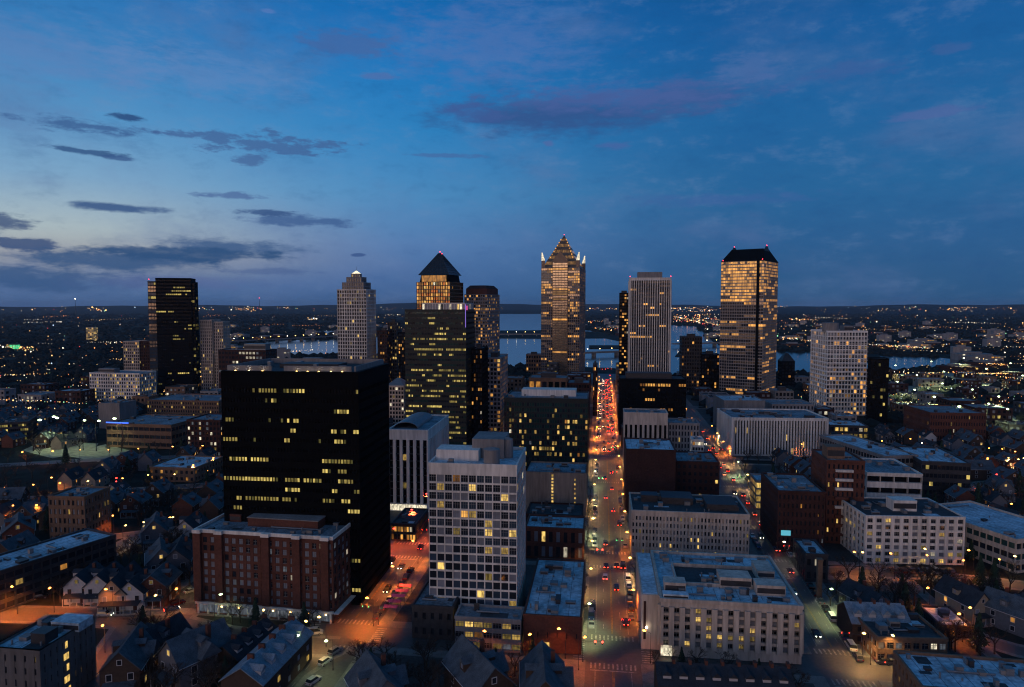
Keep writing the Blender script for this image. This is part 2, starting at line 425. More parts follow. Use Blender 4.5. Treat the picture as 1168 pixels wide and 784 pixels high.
for xx in (W*.1, W*.2, W*.3, W*.55, W*.63, W*.71, W*.8, W*.88):
    m = MB(); m.box(xx-.2, .75, z+.3, xx+.2, .95, z+.4, YELL); m.build('roof_or_added_floodlight', b.root)
    light(b.root, (xx, .7, z+1.1), (1, .5, .15), 130 if W*.4 < xx else 60, .15)
b.clutter(0, 0, z, W, D, 8)
b.finish()

# brick apartments in front of it
b = mk('apartment_block', 'eight storey red brick apartment block with white cornice and floodlit ground floor', 'apartment building', 224, 699, 381, 607, D=22, yaw=9.5)
W, D, H = b.W, b.D, b.H
z = b.block(0, 0, 0, W, D, H, BRICK, 19, 8, pf=.45, sf=.34, rec=.28, glassm=[GD, GDIM, GDIM], pal=WW, p=.05, roof=ROOFM, parapet=1.1, pmat=WHITE, base=4.2, top=.9, mull=2, core=BRICK, sb=7)
for k in (0, .16, .5, .72, .92):
    b.w.box(W*k+.05, -1.1, 4.3, W*k+W*.055, -.002, H-.1, BRICK)
    b.w.box(W*k-.05, -1.25, H, W*k+W*.055+.1, -.125, H+1.1, WHITE)
m = MB(); m.box(0, -.6, 3.2, W, -.01, 3.9, WHITE)
for i in range(14):
    m.box(1+i*(W-2)/13-.2, -.55, 0, 1+i*(W-2)/13+.2, -.05, 3.2, WHITE)
m.build('shopfront_canopy', b.root)
m = MB(); m.box(.6, -.04, .5, W-.6, -.012, 3.1, WW[2]); m.build('shopfront_glazing', b.root)
b.w.box(W*.3, D*.35, H+.2, W*.82, D*.8, H+3.0, BRICK); b.w.box(W*.3-.2, D*.35-.2, H+3.0, W*.82+.2, D*.8+.2, H+3.3, CONC)
b.unit(W*.12, D*.5, H+.2, 4, 4, 2.5, BRICK, 'penthouse'); b.clutter(0, 0, H, W, D*.45, 7, 2); b.clutter(W*.8, 0, H, W*.2, D, 4, 2)
for i in range(7):
    xx = W*(.2+.125*i); m = MB(); m.box(xx-.25, -.75, 2.7, xx+.25, -.61, 3.0, YELL); m.build('wall_light', b.root)
    light(b.root, (xx, -1.6, 2.6), (1, .6, .22), 420 if i < 4 else 700)
m = MB(); m.box(W+.01, -.2, 3.0, W+1.6, D*.7, 3.3, WHITE); m.build('side_canopy', b.root)
light(b.root, (W+3.5, 1, 2.5), (1, .5, .15), 1500); light(b.root, (W+3.5, 12, 2.5), (1, .5, .15), 1300)
b.finish()

# white grid residential tower
b = mk('residential_tower', 'white concrete apartment tower with square window grid rising over a lit podium', 'apartment tower', 490, 716, 589.5, 532, xs=599, yaw=7)
W, D, H = b.W, b.D, b.H; D = b.D = 26
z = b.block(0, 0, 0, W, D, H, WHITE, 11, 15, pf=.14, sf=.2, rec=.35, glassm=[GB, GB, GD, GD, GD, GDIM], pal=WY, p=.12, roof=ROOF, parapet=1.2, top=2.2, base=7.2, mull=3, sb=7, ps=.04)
b.w.box(W*.02, D*.3, H+.2, W*.52, D*.6, H+3.6, WHITE); b.w.box(W*.42, D*.45, H+3.601, W*.8, D*.95, H+6.5, CONC)
b.w.box(W*.53, D*.45, H+.2, W*.8, D*.95, H+3.599, CONC)
b.unit(W*.7, D*.12, H+.2, 5, 5, 5, CONC, 'water_tank', 'tank'); b.unit(W*.83, D*.55, H+.2, 3.5, 3.5, 6, CONC, 'water_tank', 'tank')
b.clutter(0, 0, H, W, D*.3, 5, 1.6)
b.finish()
TOWER = b
# podium wings
def low(name, label, cat, xl, yb, xr, yt, D, wall, nb, nf, roof=ROOF, yaw=None, clut=8, **k):
    fin = k.pop('minpx', 11)
    b = mk(name, label, cat, xl, yb, xr, yt, D=D, yaw=yaw)
    b.block(0, 0, 0, b.W, b.D, b.H, wall, nb, nf, roof=roof, **k)
    b.clutter(0, 0, b.H, b.W, b.D, clut)
    b.fin = fin
    return b
b = low('podium_block', 'low podium with three brightly lit glass floors at the foot of the white tower', 'podium', 519, 741, 594, 706, 8.5, STONED, 7, 3, roof=ROOFM, pf=.12, sf=.42, pal=WY, p=.6, mode='rand', mull=3, clut=2); b.finish()
b = low('podium_wing', 'dark brown windowless wing left of the lit podium with flat blue roof', 'podium', 470, 728, 517, 693, 18, DARK, 5, 2, roof=ROOFM, pf=.6, sf=.6, pal=WY, p=.02, clut=3); b.finish()
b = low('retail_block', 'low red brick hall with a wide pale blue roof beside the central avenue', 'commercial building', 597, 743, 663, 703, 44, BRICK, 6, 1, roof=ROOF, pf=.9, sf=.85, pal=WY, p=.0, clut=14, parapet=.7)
b.unit(b.W*.52, b.D*.2, b.H+.2, 1.4, 4, 1.2, METALD, 'skylight'); b.unit(b.W*.2, b.D*.8, b.H+.2, 6, 3, 1.4, METAL)
m = MB(); m.box(b.W*.3, -.5, .3, b.W*.45, -.02, 3, WY[0]); m.build('lit_entrance', b.root)
light(b.root, (b.W*.38, -2, 2.2), WARM, 160); light(b.root, (b.W*.9, -3, 2.5), SOD, 260); b.finish()
b = low('brick_terrace', 'narrow dark red brick building with tall white framed windows beside the avenue', 'commercial building', 599, 637, 666, 603, 16, BRICK, 8, 2, roof=ROOF, pf=.5, sf=.3, glassm=[GDIM, GD], pal=WW, p=.3, clut=8); b.finish()
b = low('stone_block', 'blank beige block with one glowing vertical strip of stair windows', 'commercial building', 599, 588, 669, 540, 22, STONE, 13, 8, roof=ROOFM, pf=.97, sf=.9, pal=WY, p=0, clut=8)
for i in range(12): m = MB(); m.box(b.W*.43, -.08, 2+i*1.55, b.W*.43+.9, -.01, 2.9+i*1.55, WY[0]); m.build('stair_window', b.root)
for i in range(8): m = MB(); m.box(b.W*.8, -.08, 2+i*2.2, b.W*.8+.6, -.01, 2.9+i*2.2, WY[1] if i % 3 else WY[0]); m.build('stair_window', b.root); b.finish()
b = low('workshop_block', 'low dark roofed workshop squeezed behind the narrow red brick building', 'commercial building', 600, 610, 664, 588, 18, BRICKD, 6, 2, roof=ROOFD, pf=.5, sf=.5, pal=WA, p=.1, clut=10); b.finish()

# gridded dark glass office behind
b = mk('glass_office', 'broad teal glass office with a white penthouse and many dotted yellow windows', 'office building', 575, 536, 670, 455, D=34)
W, D, H = b.W, b.D, b.H
b.block(0, 0, 0, W, D, H, DPANEL, 33, 12, pf=.2, sf=.36, rec=.3, glassm=[GG, GG, GD], pal=WY, p=.17, rows={11: .02, 10: .1, 5: .25, 3: .4, 2: .4}, roof=ROOFM, top=1.5, base=2, ps=.05)
b.w.box(W*.18, D*.4, H+.2, W*.85, D*.75, H+4.2, WHITE); b.clutter(0, 0, H, W, D*.4, 6); b.finish()

# white finned mid-rise
b = mk('finned_office', 'white office block with tall narrow fins and an arched metal roof unit', 'office building', 443, 583, 489, 492, xs=510, yaw=7)
W, H = b.W, b.H; D = b.D = 46
b.block(0, 0, 0, W, D, H, WHITE, 6, 9, pf=.42, sf=.12, rec=.9, span=DARK, glassm=GBK, pal=WY, p=.03, roof=ROOFM, top=4, base=4, fins=.35, parapet=1.0, sb=15)
for i in range(10):
    a0, a1 = pi*i/10, pi*(i+1)/10
    b.w.frust([(W*.35-W*.3*cos(a0), D*.15, H+.2+3*sin(a0)), (W*.35-W*.3*cos(a1), D*.15, H+.2+3*sin(a1)), (W*.35-W*.3*cos(a1), D*.85, H+.2+3*sin(a1)), (W*.35-W*.3*cos(a0), D*.85, H+.2+3*sin(a0))],
              [(W*.35-W*.3*cos(a0), D*.15, H+.4+3*sin(a0)), (W*.35-W*.3*cos(a1), D*.15, H+.4+3*sin(a1)), (W*.35-W*.3*cos(a1), D*.85, H+.4+3*sin(a1)), (W*.35-W*.3*cos(a0), D*.85, H+.4+3*sin(a0))], METAL)
m = MB(); m.box(1, -.03, .4, W-1, -.012, 3.4, WW[0]); m.build('lobby_glazing', b.root)
for xx in (3, W/2, W-3): light(b.root, (xx, -2.5, 3), (1, .8, .45), 900)
b.finish()
b = low('cafe_block', 'low flat roofed building with a glowing amber ground floor by the orange street', 'shop', 446, 617, 474, 599, 22, DARK, 8, 2, roof=ROOFD, pf=.2, sf=.35, pal=WA, p=.85, mode='rand', clut=4, yaw=7)
light(b.root, (b.W/2, -3, 3), SOD, 900); b.finish()

# courthouse-like block, bottom right
b = mk('courthouse', 'large beige stone block with projecting fins and a sunken roof courtyard', 'public building', 753, 748, 914, 686, D=38)
W, D, H = b.W, b.D, b.H
b.block(0, 0, 0, W, D, H, STONE, 13, 5, pf=.5, sf=.34, rec=.7, glassm=[GD, GBK, GDIM], pal=WY, p=.24, roof=None, fins=.7, parapet=0, base=2.6, top=1.3, mull=2, rows={4: 0.08, 3: .25, 2: .1, 1: .4, 0: .3}, sb=11, ps=.04)
b.w.box(-5.2, 3, 0, -.005, D-1, H+.4, STONE)
b.w.box(-4.6, 2.9, 3, -3.9, 2.99, H-1.5, BRICKD)
r = MB(); r.box(.5, .5, H+.01, W-.5, 12, H+.2, ROOF); r.box(.5, 12, H+.01, 6, D-.5, H+.2, ROOF); r.box(W-8, 12, H+.01, W-.5, D-.5, H+.2, ROOF); r.box(6, D-11, H+.01, W-8, D-.5, H+.2, ROOF)
r.box(-4.8, 3.5, H+.41, -.6, D-1.5, H+.55, ROOF); r.build('roof', b.root)
m = MB()
for (x0, y0, x1, y1) in ((-.3, -.3, W+.3, .5), (-.3, D-.5, W+.3, D+.3), (-.3, .5, .5, D-.5), (W-.5, .5, W+.3, D-.5)): m.box(x0, y0, H+.004, x1, y1, H+1.0, STONE)
for (x0, y0, x1, y1) in ((5.5, 11.6, W-7.6, 12.1), (5.5, D-11.3, W-7.6, D-10.8), (5.5, 12.1, 6, D-11.3), (W-8.1, 12.1, W-7.6, D-11.3)): m.box(x0, y0, H+.22, x1, y1, H+1.2, STONE)
m.build('parapet', b.root)
r = MB(); r.box(6, 12.1, H+.02, W-8.1, D-11.3, H+.06, ROOFD); r.build('courtyard', b.root)
b.unit(W*.47, 11, H+.25, 9, 6, 3.2, STONE, 'penthouse'); b.unit(W*.72, 7, H+.25, 8, 5, 3.0, STONE, 'penthouse'); b.unit(W*.04, 5.5, H+.25, 6, 4.5, 3, STONE, 'penthouse')
b.unit(W*.02, 1.0, H+.25, 7, 2.5, 1.4, ROOF, 'rooftop_unit'); b.unit(W*.8, 20, H+.25, 5, 9, 2.2, STONE, 'penthouse')
b.clutter(0, 0, H, W, 11, 12, 1.8); b.clutter(0, 26, H, W, 11, 9, 2.5); b.clutter(W*.3, 10, H, W*.3, 14, 8, 2)
m = MB(); m.box(-.4+.5, -.7, .3, 3.2, -.46, 3.3, WW[0]); m.build('lit_entrance', b.root)
light(b.root, (1.8, -2.5, 3), (1, .8, .5), 1600); light(b.root, (-3.8, -2.5, 6.5), (1, .8, .6), 260)
m = MB(); m.ball(-3.8, 2.2, 6.8, .35, .35, .35, WHITEL); m.build('wall_light', b.root)
for xx in (W*.28, W*.45, W*.62, W*.8): light(b.root, (xx, -5, .9), (1, .9, .55), 420)
b.finish(minpx=9)
# long beige office behind it
b = mk('long_stone_office', 'long beige office with irregular slit windows and dark cluttered roof', 'office building', 720, 636, 854, 584, D=26)
W, D, H = b.W, b.D, b.H
b.block(0, 0, 0, W, D, H, STONE, 34, 6, pf=.5, sf=.4, rec=.6, glassm=[GD, STONE, GD, GDIM], pal=WY, p=.08, roof=ROOFD, fins=.12, parapet=.8, top=1, base=1.2, ps=.03, core=STONE, sb=14)
b.unit(W*.28, D*.45, H+.2, W*.28, D*.4, 2.6, DARK, 'penthouse'); b.unit(W*.66, D*.2, H+.2, W*.26, D*.5, 2.4, DARK, 'penthouse'); b.unit(W*.1, D*.55, H+.2, W*.15, 6, 2.6, METALD, 'penthouse')
b.clutter(0, 0, H, W, D, 18); b.finish(minpx=7)
# avenue east side, going away
b = low('brick_warehouse', 'large windowless dark red brick warehouse with a blue corner roof on the avenue', 'commercial building', 713, 585, 770, 514, 28, BRICKD, 8, 5, roof=ROOF, pf=.95, sf=.9, pal=WA, p=0, clut=9)
light(b.root, (b.W*.45, -3, 2), (.4, 1, .25), 1300); b.finish()
b = low('brick_annex', 'lower dark brick annex attached behind the windowless warehouse', 'commercial building', 771, 577, 820, 528, 24, BRICKD, 8, 6, roof=ROOFM, pf=.5, sf=.5, pal=WY, p=.07, clut=8); b.finish()
b = low('arcaded_bank', 'pale stone building with a row of tall arched windows above the avenue', 'bank', 711, 540, 761, 472, 16, STONE, 9, 1, roof=ROOFM, pf=.5, sf=.06, base=15.0, top=6.0, rec=1.2, glassm=GBK, pal=WY, p=0, clut=4)
m = MB(); m.box(b.W*.3, -.1, 13.5, b.W*.97, -.01, 14.6, WY[1]); m.box(b.W*.8, -.25, 14.8, b.W*.97, -.11, 16.4, bulb('sign_blue_white', (.3, .6, 1), 2.5)); m.build('lit_sign_band', b.root)
light(b.root, (b.W*.5, -3, 13), (1, .8, .5), 500); b.finish()
b = low('slab_office', 'grey mid height office with plain walls beside the arched window bank', 'office building', 762, 540, 797, 484, 18, STONED, 10, 8, roof=ROOFM, pf=.5, sf=.3, pal=WY, p=.05, clut=5); b.finish()
b = low('kiosk_office', 'small pale block with glowing white top storey facing the curved street', 'commercial building', 789, 552, 802, 503, 10, WHITE, 4, 8, roof=ROOF, pf=.2, sf=.4, pal=WW, p=.15, rows={7: .9, 5: .9}, clut=1); b.finish()
b = mk('black_office_slab', 'wide black office slab with amber windows at the foot of the striped tower', 'office building', 706, 497, 782, 433, D=30)
b.block(0, 0, 0, b.W, b.D, b.H, BLACK, 26, 11, pf=.3, sf=.45, rec=.4, glassm=GBK, pal=WA, p=.12, mode='run', roof=ROOFD, rows={7: .5}, top=2)
b.unit(b.W*.1, 8, b.H+.2, b.W*.7, 12, 4, DARK, 'penthouse'); b.finish()

# towers
def added_floods(b, W, D, H, n, w, off):  # invented lamps and fixtures, added to brighten the tower tops
    for i in range(n):
        x = W*(i+.5)/n; m = MB(); m.bar((x, -.05, H-1), (x, -off, H-3), .12, .1, METALD, 5); m.box(x-.5, -off-.3, H-3.3, x+.5, -off+.3, H-2.9, METALD); m.build('roof_or_added_floodlight', b.root)
        light(b.root, (x, -off, H-4.2), (1, .5, .16), w, .4)
b = mk('striped_tower', 'tower with thin white vertical fins and a flat grey penthouse', 'skyscraper', 717, 452, 764, 318, D=32, yaw=8)
W, D, H = b.W, b.D, b.H
b.block(0, 0, 0, W, D, H, WHITE, 18, 32, pf=.3, sf=.5, rec=.9, span=DARK, glassm=[GD, GBK], pal=WGOLD, p=.13, mode='run', roof=ROOFM, fins=.6, parapet=1, top=2, ps=.1, ends=1.6, rows={31: 0, 29: .4, 22: .4, 16: .5, 8: .5, 5: .4})
b.w.box(W*.2, D*.3, H+.2, W*.8, D*.7, H+7.5, CONC)
for xx in (0.5, W-.5): beacon(b, xx, .5, H+1)
b.finish()
b = mk('slim_dark_tower', 'slim black tower with amber windows close beside the striped tower', 'skyscraper', 706, 448, 716.5, 335, D=26)
b.block(0, 0, 0, b.W, b.D, b.H, BLACK, 4, 32, pf=.2, sf=.4, glassm=GBK, pal=WA, p=.28, roof=ROOFD); b.unit(2, 4, b.H+.2, 6, 8, 3, DARK, 'penthouse'); b.finish()

# crown tower
b = mk('crowned_tower', 'bronze glass tower with pointed gable crown and four glowing white corner spires', 'skyscraper', 617, 440, 660.5, 306, xs=668.5, yaw=12)
W, D, H = b.W, b.D, b.H
rows = {j: (.1 + .25*(j/46)**3 if j < 30 else .2 + .35*((j-30)/16)) for j in range(46)}; rows.update({0: .6, 1: .5, 9: .5, 19: .6, 27: .5, 31: .75, 32: .6})  # upper panes lit more often to imitate gold glow on the facade
b.block(0, 0, 0, W, D, H, STONED, 20, 46, pf=.22, sf=.28, rec=.4, span=BRONZE, glassm=[GGOLD, GD, GB], pal=WGOLD, p=.2, mode='run', roof=ROOFM, parapet=.4, rows=rows)
cx0, cx1 = W*.3, W*.7
b.w.box(cx0, -2.0, 2, cx1, -.51, H+9, BRONZE)
m = MB(); m.frust([(cx0, -2, H+9.02), (cx1, -2, H+9.02), (cx1, 5, H+9.02), (cx0, 5, H+9.02)], [(W/2-.3, -2, H+20), (W/2+.3, -2, H+20), (W/2+.3, 5, H+20), (W/2-.3, 5, H+20)], BRONZE); m.build('bay_gable', b.root)
m = MB()
for i in range(48):
    zz = 4+i*(H+3)/48; m.box(cx0+.5, -2.09, zz, cx1-.5, -2.02, zz+2.0, GGOLD if random.random() > (.15 if zz < H*.7 else .5) else random.choice(WGOLD))
m.build('bay_glazing', b.root)
for i in range(6):
    b.w.box(cx0+.2+i*(cx1-cx0-.6)/5, -2.3, 4, cx0+.4+i*(cx1-cx0-.6)/5, -2.1, H+9, BRONZE)
# gabled crown: stacked tapering tiers, every other one self-lit to imitate a lit wall
ap = zof(643, 269, *b.world(W/2, D/2))-.13
n = 11; cr = MB()
for i in range(n):
    t0, t1 = i/n, (i+1)/n
    def hw(t): return (W/2-1.2)*((1-t)**1.0)
    def hd(t): return (D/2-2.5)*(1-t)
    z0, z1 = H+.45+(ap-H)*t0, H+.45+(ap-H)*t1
    a, c = hw(t0), hd(t0); a1, c1 = hw(t1), hd(t1)
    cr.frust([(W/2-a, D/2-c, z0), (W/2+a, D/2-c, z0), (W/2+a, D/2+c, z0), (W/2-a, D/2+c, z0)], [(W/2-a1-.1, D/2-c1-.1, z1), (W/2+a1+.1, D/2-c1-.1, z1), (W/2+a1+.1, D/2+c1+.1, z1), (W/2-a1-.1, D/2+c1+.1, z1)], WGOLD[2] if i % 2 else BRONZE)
    for k in range(-4, 5):
        xx = k/4*a; x1 = k/4*a1
        cr.bar((W/2+xx, D/2-c-.25, z0), (W/2+x1, D/2-c1-.25, z1), .22, .22, BRONZE)
    if 2 < i < 10: 
        for k in (-1, 1):
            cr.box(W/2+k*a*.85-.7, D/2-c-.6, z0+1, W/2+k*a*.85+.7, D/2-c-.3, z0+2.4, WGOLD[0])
cr.build('crown', b.root)
for sx in (0, 1):
    for sy in (0, 1):
        m = MB(); x0, y0 = (.2 if sx == 0 else W-4.6), (.2 if sy == 0 else D-4.6)
        h = zof(618, 289, *b.world(0, 0))-H
        m.box(x0, y0, H+.5, x0+4.4, y0+.5, H+h*.5, BRONZE); m.box(x0 if sx == 0 else x0+3.9, y0+.5, H+.5, x0+.5 if sx == 0 else x0+4.4, y0+4.4, H+h*.5, BRONZE)
        m.frust([(x0, y0, H+h*.5), (x0+4.4, y0, H+h*.5), (x0+4.4, y0+.5, H+h*.5), (x0, y0+.5, H+h*.5)], [(x0 if sx == 0 else x0+3.2, y0, H+h+.6), (x0+1.2 if sx == 0 else x0+4.4, y0, H+h+.6), (x0+1.2 if sx == 0 else x0+4.4, y0+.5, H+h+.6), (x0 if sx == 0 else x0+3.2, y0+.5, H+h+.6)], WW[0])
        m.build('corner_spire', b.root)
beacon(b, W/2, D/2, ap)
added_floods(b, W, D, H, 3, 6500, 9)
for x in (W*.3, W*.7): light(b.root, (x, -6, H+7), (1, .5, .16), 2600, .4)  # bare lamps added in front of the crown to brighten it
for x, y in ((2, -4), (W-2, -4)): light(b.root, (x, y, H+6), (1, .62, .28), 2200)  # bare lamps added to brighten the corner spires
b.finish()

# hipped gold tower on the right
b = mk('golden_tower', 'golden banded glass tower under a dark hipped roof with raised ends', 'skyscraper', 820, 452, 868.5, 299, xs=884.5, yaw=36)
W, D, H = b.W, b.D, b.H
rows = {j: .13 + .12*(j > 20) for j in range(44)}
for j, q in ((0, .95), (1, .8), (2, .7), (6, .4), (14, .2), (22, .35), (23, .5), (24, .4), (30, .3)): rows[j] = q
for j in range(30, 44): rows[j] = min(.97, .25+.075*(j-30))  # glowing top floors stand in for the golden light on the facade
b.block(0, 0, 0, W, D, H, STONE, 18, 44, pf=.08, sf=.3, rec=.35, glassm=[GGOLD, GD, GD], pal=WGOLD, p=.1, mode='band', roof=None, parapet=0, rows=rows, span=STONED)
b.w.box(W*.84, -1.0, 2, W*.9, -.02, H-.01, BLACK)
added_floods(b, W, D, H, 5, 5200, 8)
rm = MB(); zr = zof(850, 283, *b.world(W/2, D/2))-.13
i0 = W*.13
rm.frust([(-.3, -.3, H), (W+.3, -.3, H), (W+.3, D+.3, H), (-.3, D+.3, H)], [(i0, D*.3, zr-2), (W-i0, D*.3, zr-2), (W-i0, D*.7, zr-2), (i0, D*.7, zr-2)], BLACK)
rm.build('roof', b.root)
for sx in (0, 1):
    m = MB(); x = i0-1 if sx == 0 else W-i0+.2
    m.frust([(x, D*.1, H+2), (x+.8, D*.1, H+2), (x+.8, D*.9, H+2), (x, D*.9, H+2)], [(x, D*.45, zr+1), (x+.8, D*.45, zr+1), (x+.8, D*.55, zr+1), (x, D*.55, zr+1)], METALD); m.build('roof_fin', b.root)
    beacon(b, x+.4, D*.5, zr+.6); 
for xx in (2, W-2): beacon(b, xx, 0.4, H)
b.finish()

# pyramid tower
b = mk('pyramid_tower', 'orange lit tower with a dark pyramid roof and red beacon at the tip', 'skyscraper', 476, 462, 514, 322, xs=529, yaw=19)
W, D, H = b.W, b.D, b.H
b.block(0, 0, 0, W, D, H, BLACK, 14, 34, pf=.25, sf=.25, rec=.4, glassm=GCOP, pal=WA, p=.2, mode='rand', roof=None, parapet=0, rows={33: .6, 32: .65, 31: .6, 30: .6, 29: .6, 28: .5, 27: .5, 26: .35}, ps=.03, span=BRONZE)  # amber top rows stand in for the gold light on this face
ap = zof(502, 289, *b.world(W/2, D/2))-.13
rm = MB(); z1 = H+7
rm.frust([(2.5, 2.5, H), (W-2.5, 2.5, H), (W-2.5, D-2.5, H), (2.5, D-2.5, H)], [(3.5, 3.5, z1), (W-3.5, 3.5, z1), (W-3.5, D-3.5, z1), (3.5, D-3.5, z1)], BLACK)
rm.frust([(1.5, 1.5, z1), (W-1.5, 1.5, z1), (W-1.5, D-1.5, z1), (1.5, D-1.5, z1)], [(W/2-1.2, D/2-1.2, ap), (W/2+1.2, D/2-1.2, ap), (W/2+1.2, D/2+1.2, ap), (W/2-1.2, D/2+1.2, ap)], GD)
for k in range(9):
    f = k/8; x = 1.5+(W-3)*f; rm.bar((x, 1.4, z1), (W/2+(f-.5)*2.4, D/2-1.3, ap), .25, .15, METALD); y = 1.5+(D-3)*f; rm.bar((W-1.4, y, z1), (W/2+1.3, D/2+(f-.5)*2.4, ap), .25, .15, METALD)
for k in range(1, 9):
    f = k/9; za = z1+(ap-z1)*f; q = 1.5+(W/2-2.7)*f; q2 = 1.5+(D/2-2.7)*f
    rm.bar((q, q2-.1, za), (W-q, q2-.1, za), .18, .18, METALD); rm.bar((W-q+.1, q2, za), (W-q+.1, D-q2, za), .18, .18, METALD)
rm.build('pyramid_roof', b.root)
m = MB(); m.box(5, 1.9, H+.4, W-5, 2.4, z1-.5, WA[1]); m.build('lit_gable', b.root)
for x in (W*.25, W*.75): light(b.root, (x, -7, H-4), (1, .3, .05), 6500, .4)  # orange lamps without fixtures, added to warm the tower top
beacon(b, W/2, D/2, ap); beacon(b, W/2+2, D/2, ap-2); b.finish()
# green banded glass tower in front
b = mk('green_glass_tower', 'dark green glass tower with broken horizontal bands of yellow light', 'office tower', 463, 507, 532, 354, xs=542, yaw=8)
W, D, H = b.W, b.D, b.H
rows = {j: .48 for j in range(26)}; rows.update({25: 0, 24: .1, 23: .15, 22: .08, 21: .15, 19: .5, 18: .85, 16: .08, 15: .1, 13: .5, 12: .4})
b.block(0, 0, 0, W, D, H, DPANEL, 40, 26, pf=.12, sf=.62, rec=.25, glassm=[GG, GD], pal=WO, p=.35, mode='run', roof=ROOFM, parapet=.6, rows=rows, ps=.06)
H2 = zof(481, 349, *b.world(W*.3, 0))-.13
b.block(W*.28, 1.2, H+.02, W*.7, D-3, H2-H+1.5, WHITE, 16, 1, pf=.25, sf=.1, rec=.3, glassm=[GDIM, GDIM, GG], pal=WW, p=.4, roof=ROOF, parapet=.6)
m = MB(); m.box(W*.99, -.4, H-12, W*.99+.4, -.02, H2+1, bulb('neon_violet', (.35, .2, 1), .7)); m.box(W*.99+.6, .2, H2-3, W*.99+1, D*.12, H2, bulb('neon_pink', (1, .08, .4), .6)); m.build('neon_edge', b.root)
b.finish()
# round shouldered tower
b = mk('round_topped_tower', 'round shouldered tower with red domed cap behind the green glass tower', 'skyscraper', 530, 455, 556, 336, xs=570, yaw=20)
W, D, H = b.W, b.D, b.H
b.block(0, 0, 0, W, D, H, STONED, 10, 32, pf=.3, sf=.42, glassm=[GD, GGOLD], pal=WGOLD, p=.34, mode='rand', roof=ROOFD, parapet=0, span=STONED)
m = MB(); pts = []
for i in range(16):
    a = 2*pi*i/16; pts.append((W/2+(W/2+.3)*max(-1, min(1, 1.25*cos(a))), D/2+(D/2+.3)*max(-1, min(1, 1.25*sin(a)))))
m.frust([(x, y, H+.25) for x, y in pts], [(x, y, H+6) for x, y in pts], BRICK); m.frust([(x, y, H+6.01) for x, y in pts], [(W/2+(x-W/2)*.75, D/2+(y-D/2)*.75, H+9.5) for x, y in pts], BRICKD); m.build('domed_cap', b.root); b.finish()
# stepped stone tower with cupola
b = mk('stepped_stone_tower', 'pale stone stepped tower topped by a small floodlit white spire', 'skyscraper', 386, 447, 419, 331, xs=430, yaw=14)
W, D, H = b.W, b.D, b.H
b.block(0, 0, 0, W, D, H, WHITE, 12, 28, pf=.3, sf=.26, rec=.8, glassm=[GD, GBK], pal=WY, p=.06, roof=ROOFM, parapet=.8, core=DARK)
z = b.block(W*.13, D*.13, H+.21, W*.74, D*.74, 8, STONED, 9, 2, pf=.45, sf=.4, glassm=GD, pal=WY, p=0, parapet=.6)
z = b.block(W*.24, D*.24, z+.21, W*.52, D*.52, 6, STONED, 6, 1, pf=.5, sf=.4, glassm=GD, pal=WY, p=0, parapet=.5)
z = b.block(W*.36, D*.36, z+.21, W*.28, D*.28, 4, STONED, 3, 1, pf=.5, sf=.4, glassm=GD, pal=WW, p=.6, parapet=.3)
ap = zof(407, 309, *b.world(W/2, D/2))-.13
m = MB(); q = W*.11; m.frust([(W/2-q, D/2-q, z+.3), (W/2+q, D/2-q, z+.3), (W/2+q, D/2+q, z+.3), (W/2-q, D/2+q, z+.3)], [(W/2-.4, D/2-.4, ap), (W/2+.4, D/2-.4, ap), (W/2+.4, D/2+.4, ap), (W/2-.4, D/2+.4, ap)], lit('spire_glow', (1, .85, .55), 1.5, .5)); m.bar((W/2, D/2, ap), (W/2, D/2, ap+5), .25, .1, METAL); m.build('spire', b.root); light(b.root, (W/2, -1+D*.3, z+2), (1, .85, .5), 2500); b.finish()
# slab dark glass tower far left
b = mk('dark_slab_tower', 'lone black glass tower on the skyline left of all others', 'skyscraper', 181, 452, 221, 318, D=26, yaw=-14)
W, D, H = b.W, b.D, b.H
b.block(0, 0, 0, W, D, H, BLACK, 18, 34, pf=.15, sf=.6, rec=.3, glassm=GBK, pal=WO, p=.06, mode='run', roof=ROOFD, rows={33: .0, 31: .2, 29: .6, 28: .05, 15: .2, 6: .25, 5: .15}, ps=.03)
b.block(-9, 5, 0, 8.99, D-8, H-3.5, DARK, 3, 33, pf=.1, sf=.35, rec=.3, glassm=[GGOLD, GB], pal=WO, p=.08, mode='run', roof=ROOFD, rows={28: .8})
b.block(W+.01, 4, 0, 3, D-8, H-4, BLACK, 1, 33, pf=.2, sf=.35, rec=.3, glassm=GBK, pal=WO, p=.1, roof=ROOFD)
for xx in (-8, W*.7): beacon(b, xx, 6, H-2)
b.finish()
b = mk('ribbed_tower', 'pale ribbed tower with rounded twin bays right of the lone black tower', 'apartment tower', 230, 449, 252, 368, D=20, yaw=4)
W, D, H = b.W, b.D, b.H
b.block(0, 0, 0, W*.62, D, H+2, STONE, 6, 22, pf=.5, sf=.3, glassm=GD, pal=WY, p=.1, roof=ROOFM); b.block(W*.62+.01, 3, 0, W*.5, D-3, H, STONE, 5, 22, pf=.5, sf=.3, glassm=GD, pal=WY, p=.06, roof=ROOFM)
b.finish()
b = mk('beige_midrise', 'beige apartment tower with brick lower half left of the lone black tower', 'apartment tower', 142, 440, 160, 390, D=22, yaw=4)
b.block(0, 0, 0, b.W, b.D, b.H, STONE, 8, 14, pf=.35, sf=.35, pal=WY, p=.1, glassm=GD); b.finish()
b = mk('dark_midrise', 'dark plain mid height tower touching the foot of the lone black tower', 'office building', 161, 440, 177, 390, D=22, yaw=4)
b.block(0, 0, 0, b.W, b.D, b.H, BRICKD, 8, 14, pf=.5, sf=.4, pal=WY, p=.05, glassm=GBK); b.finish()
b = mk('lit_hotel_block', 'wide pale hotel block with a dense grid of glowing windows', 'hotel', 103, 459, 160, 426, D=26, yaw=8)
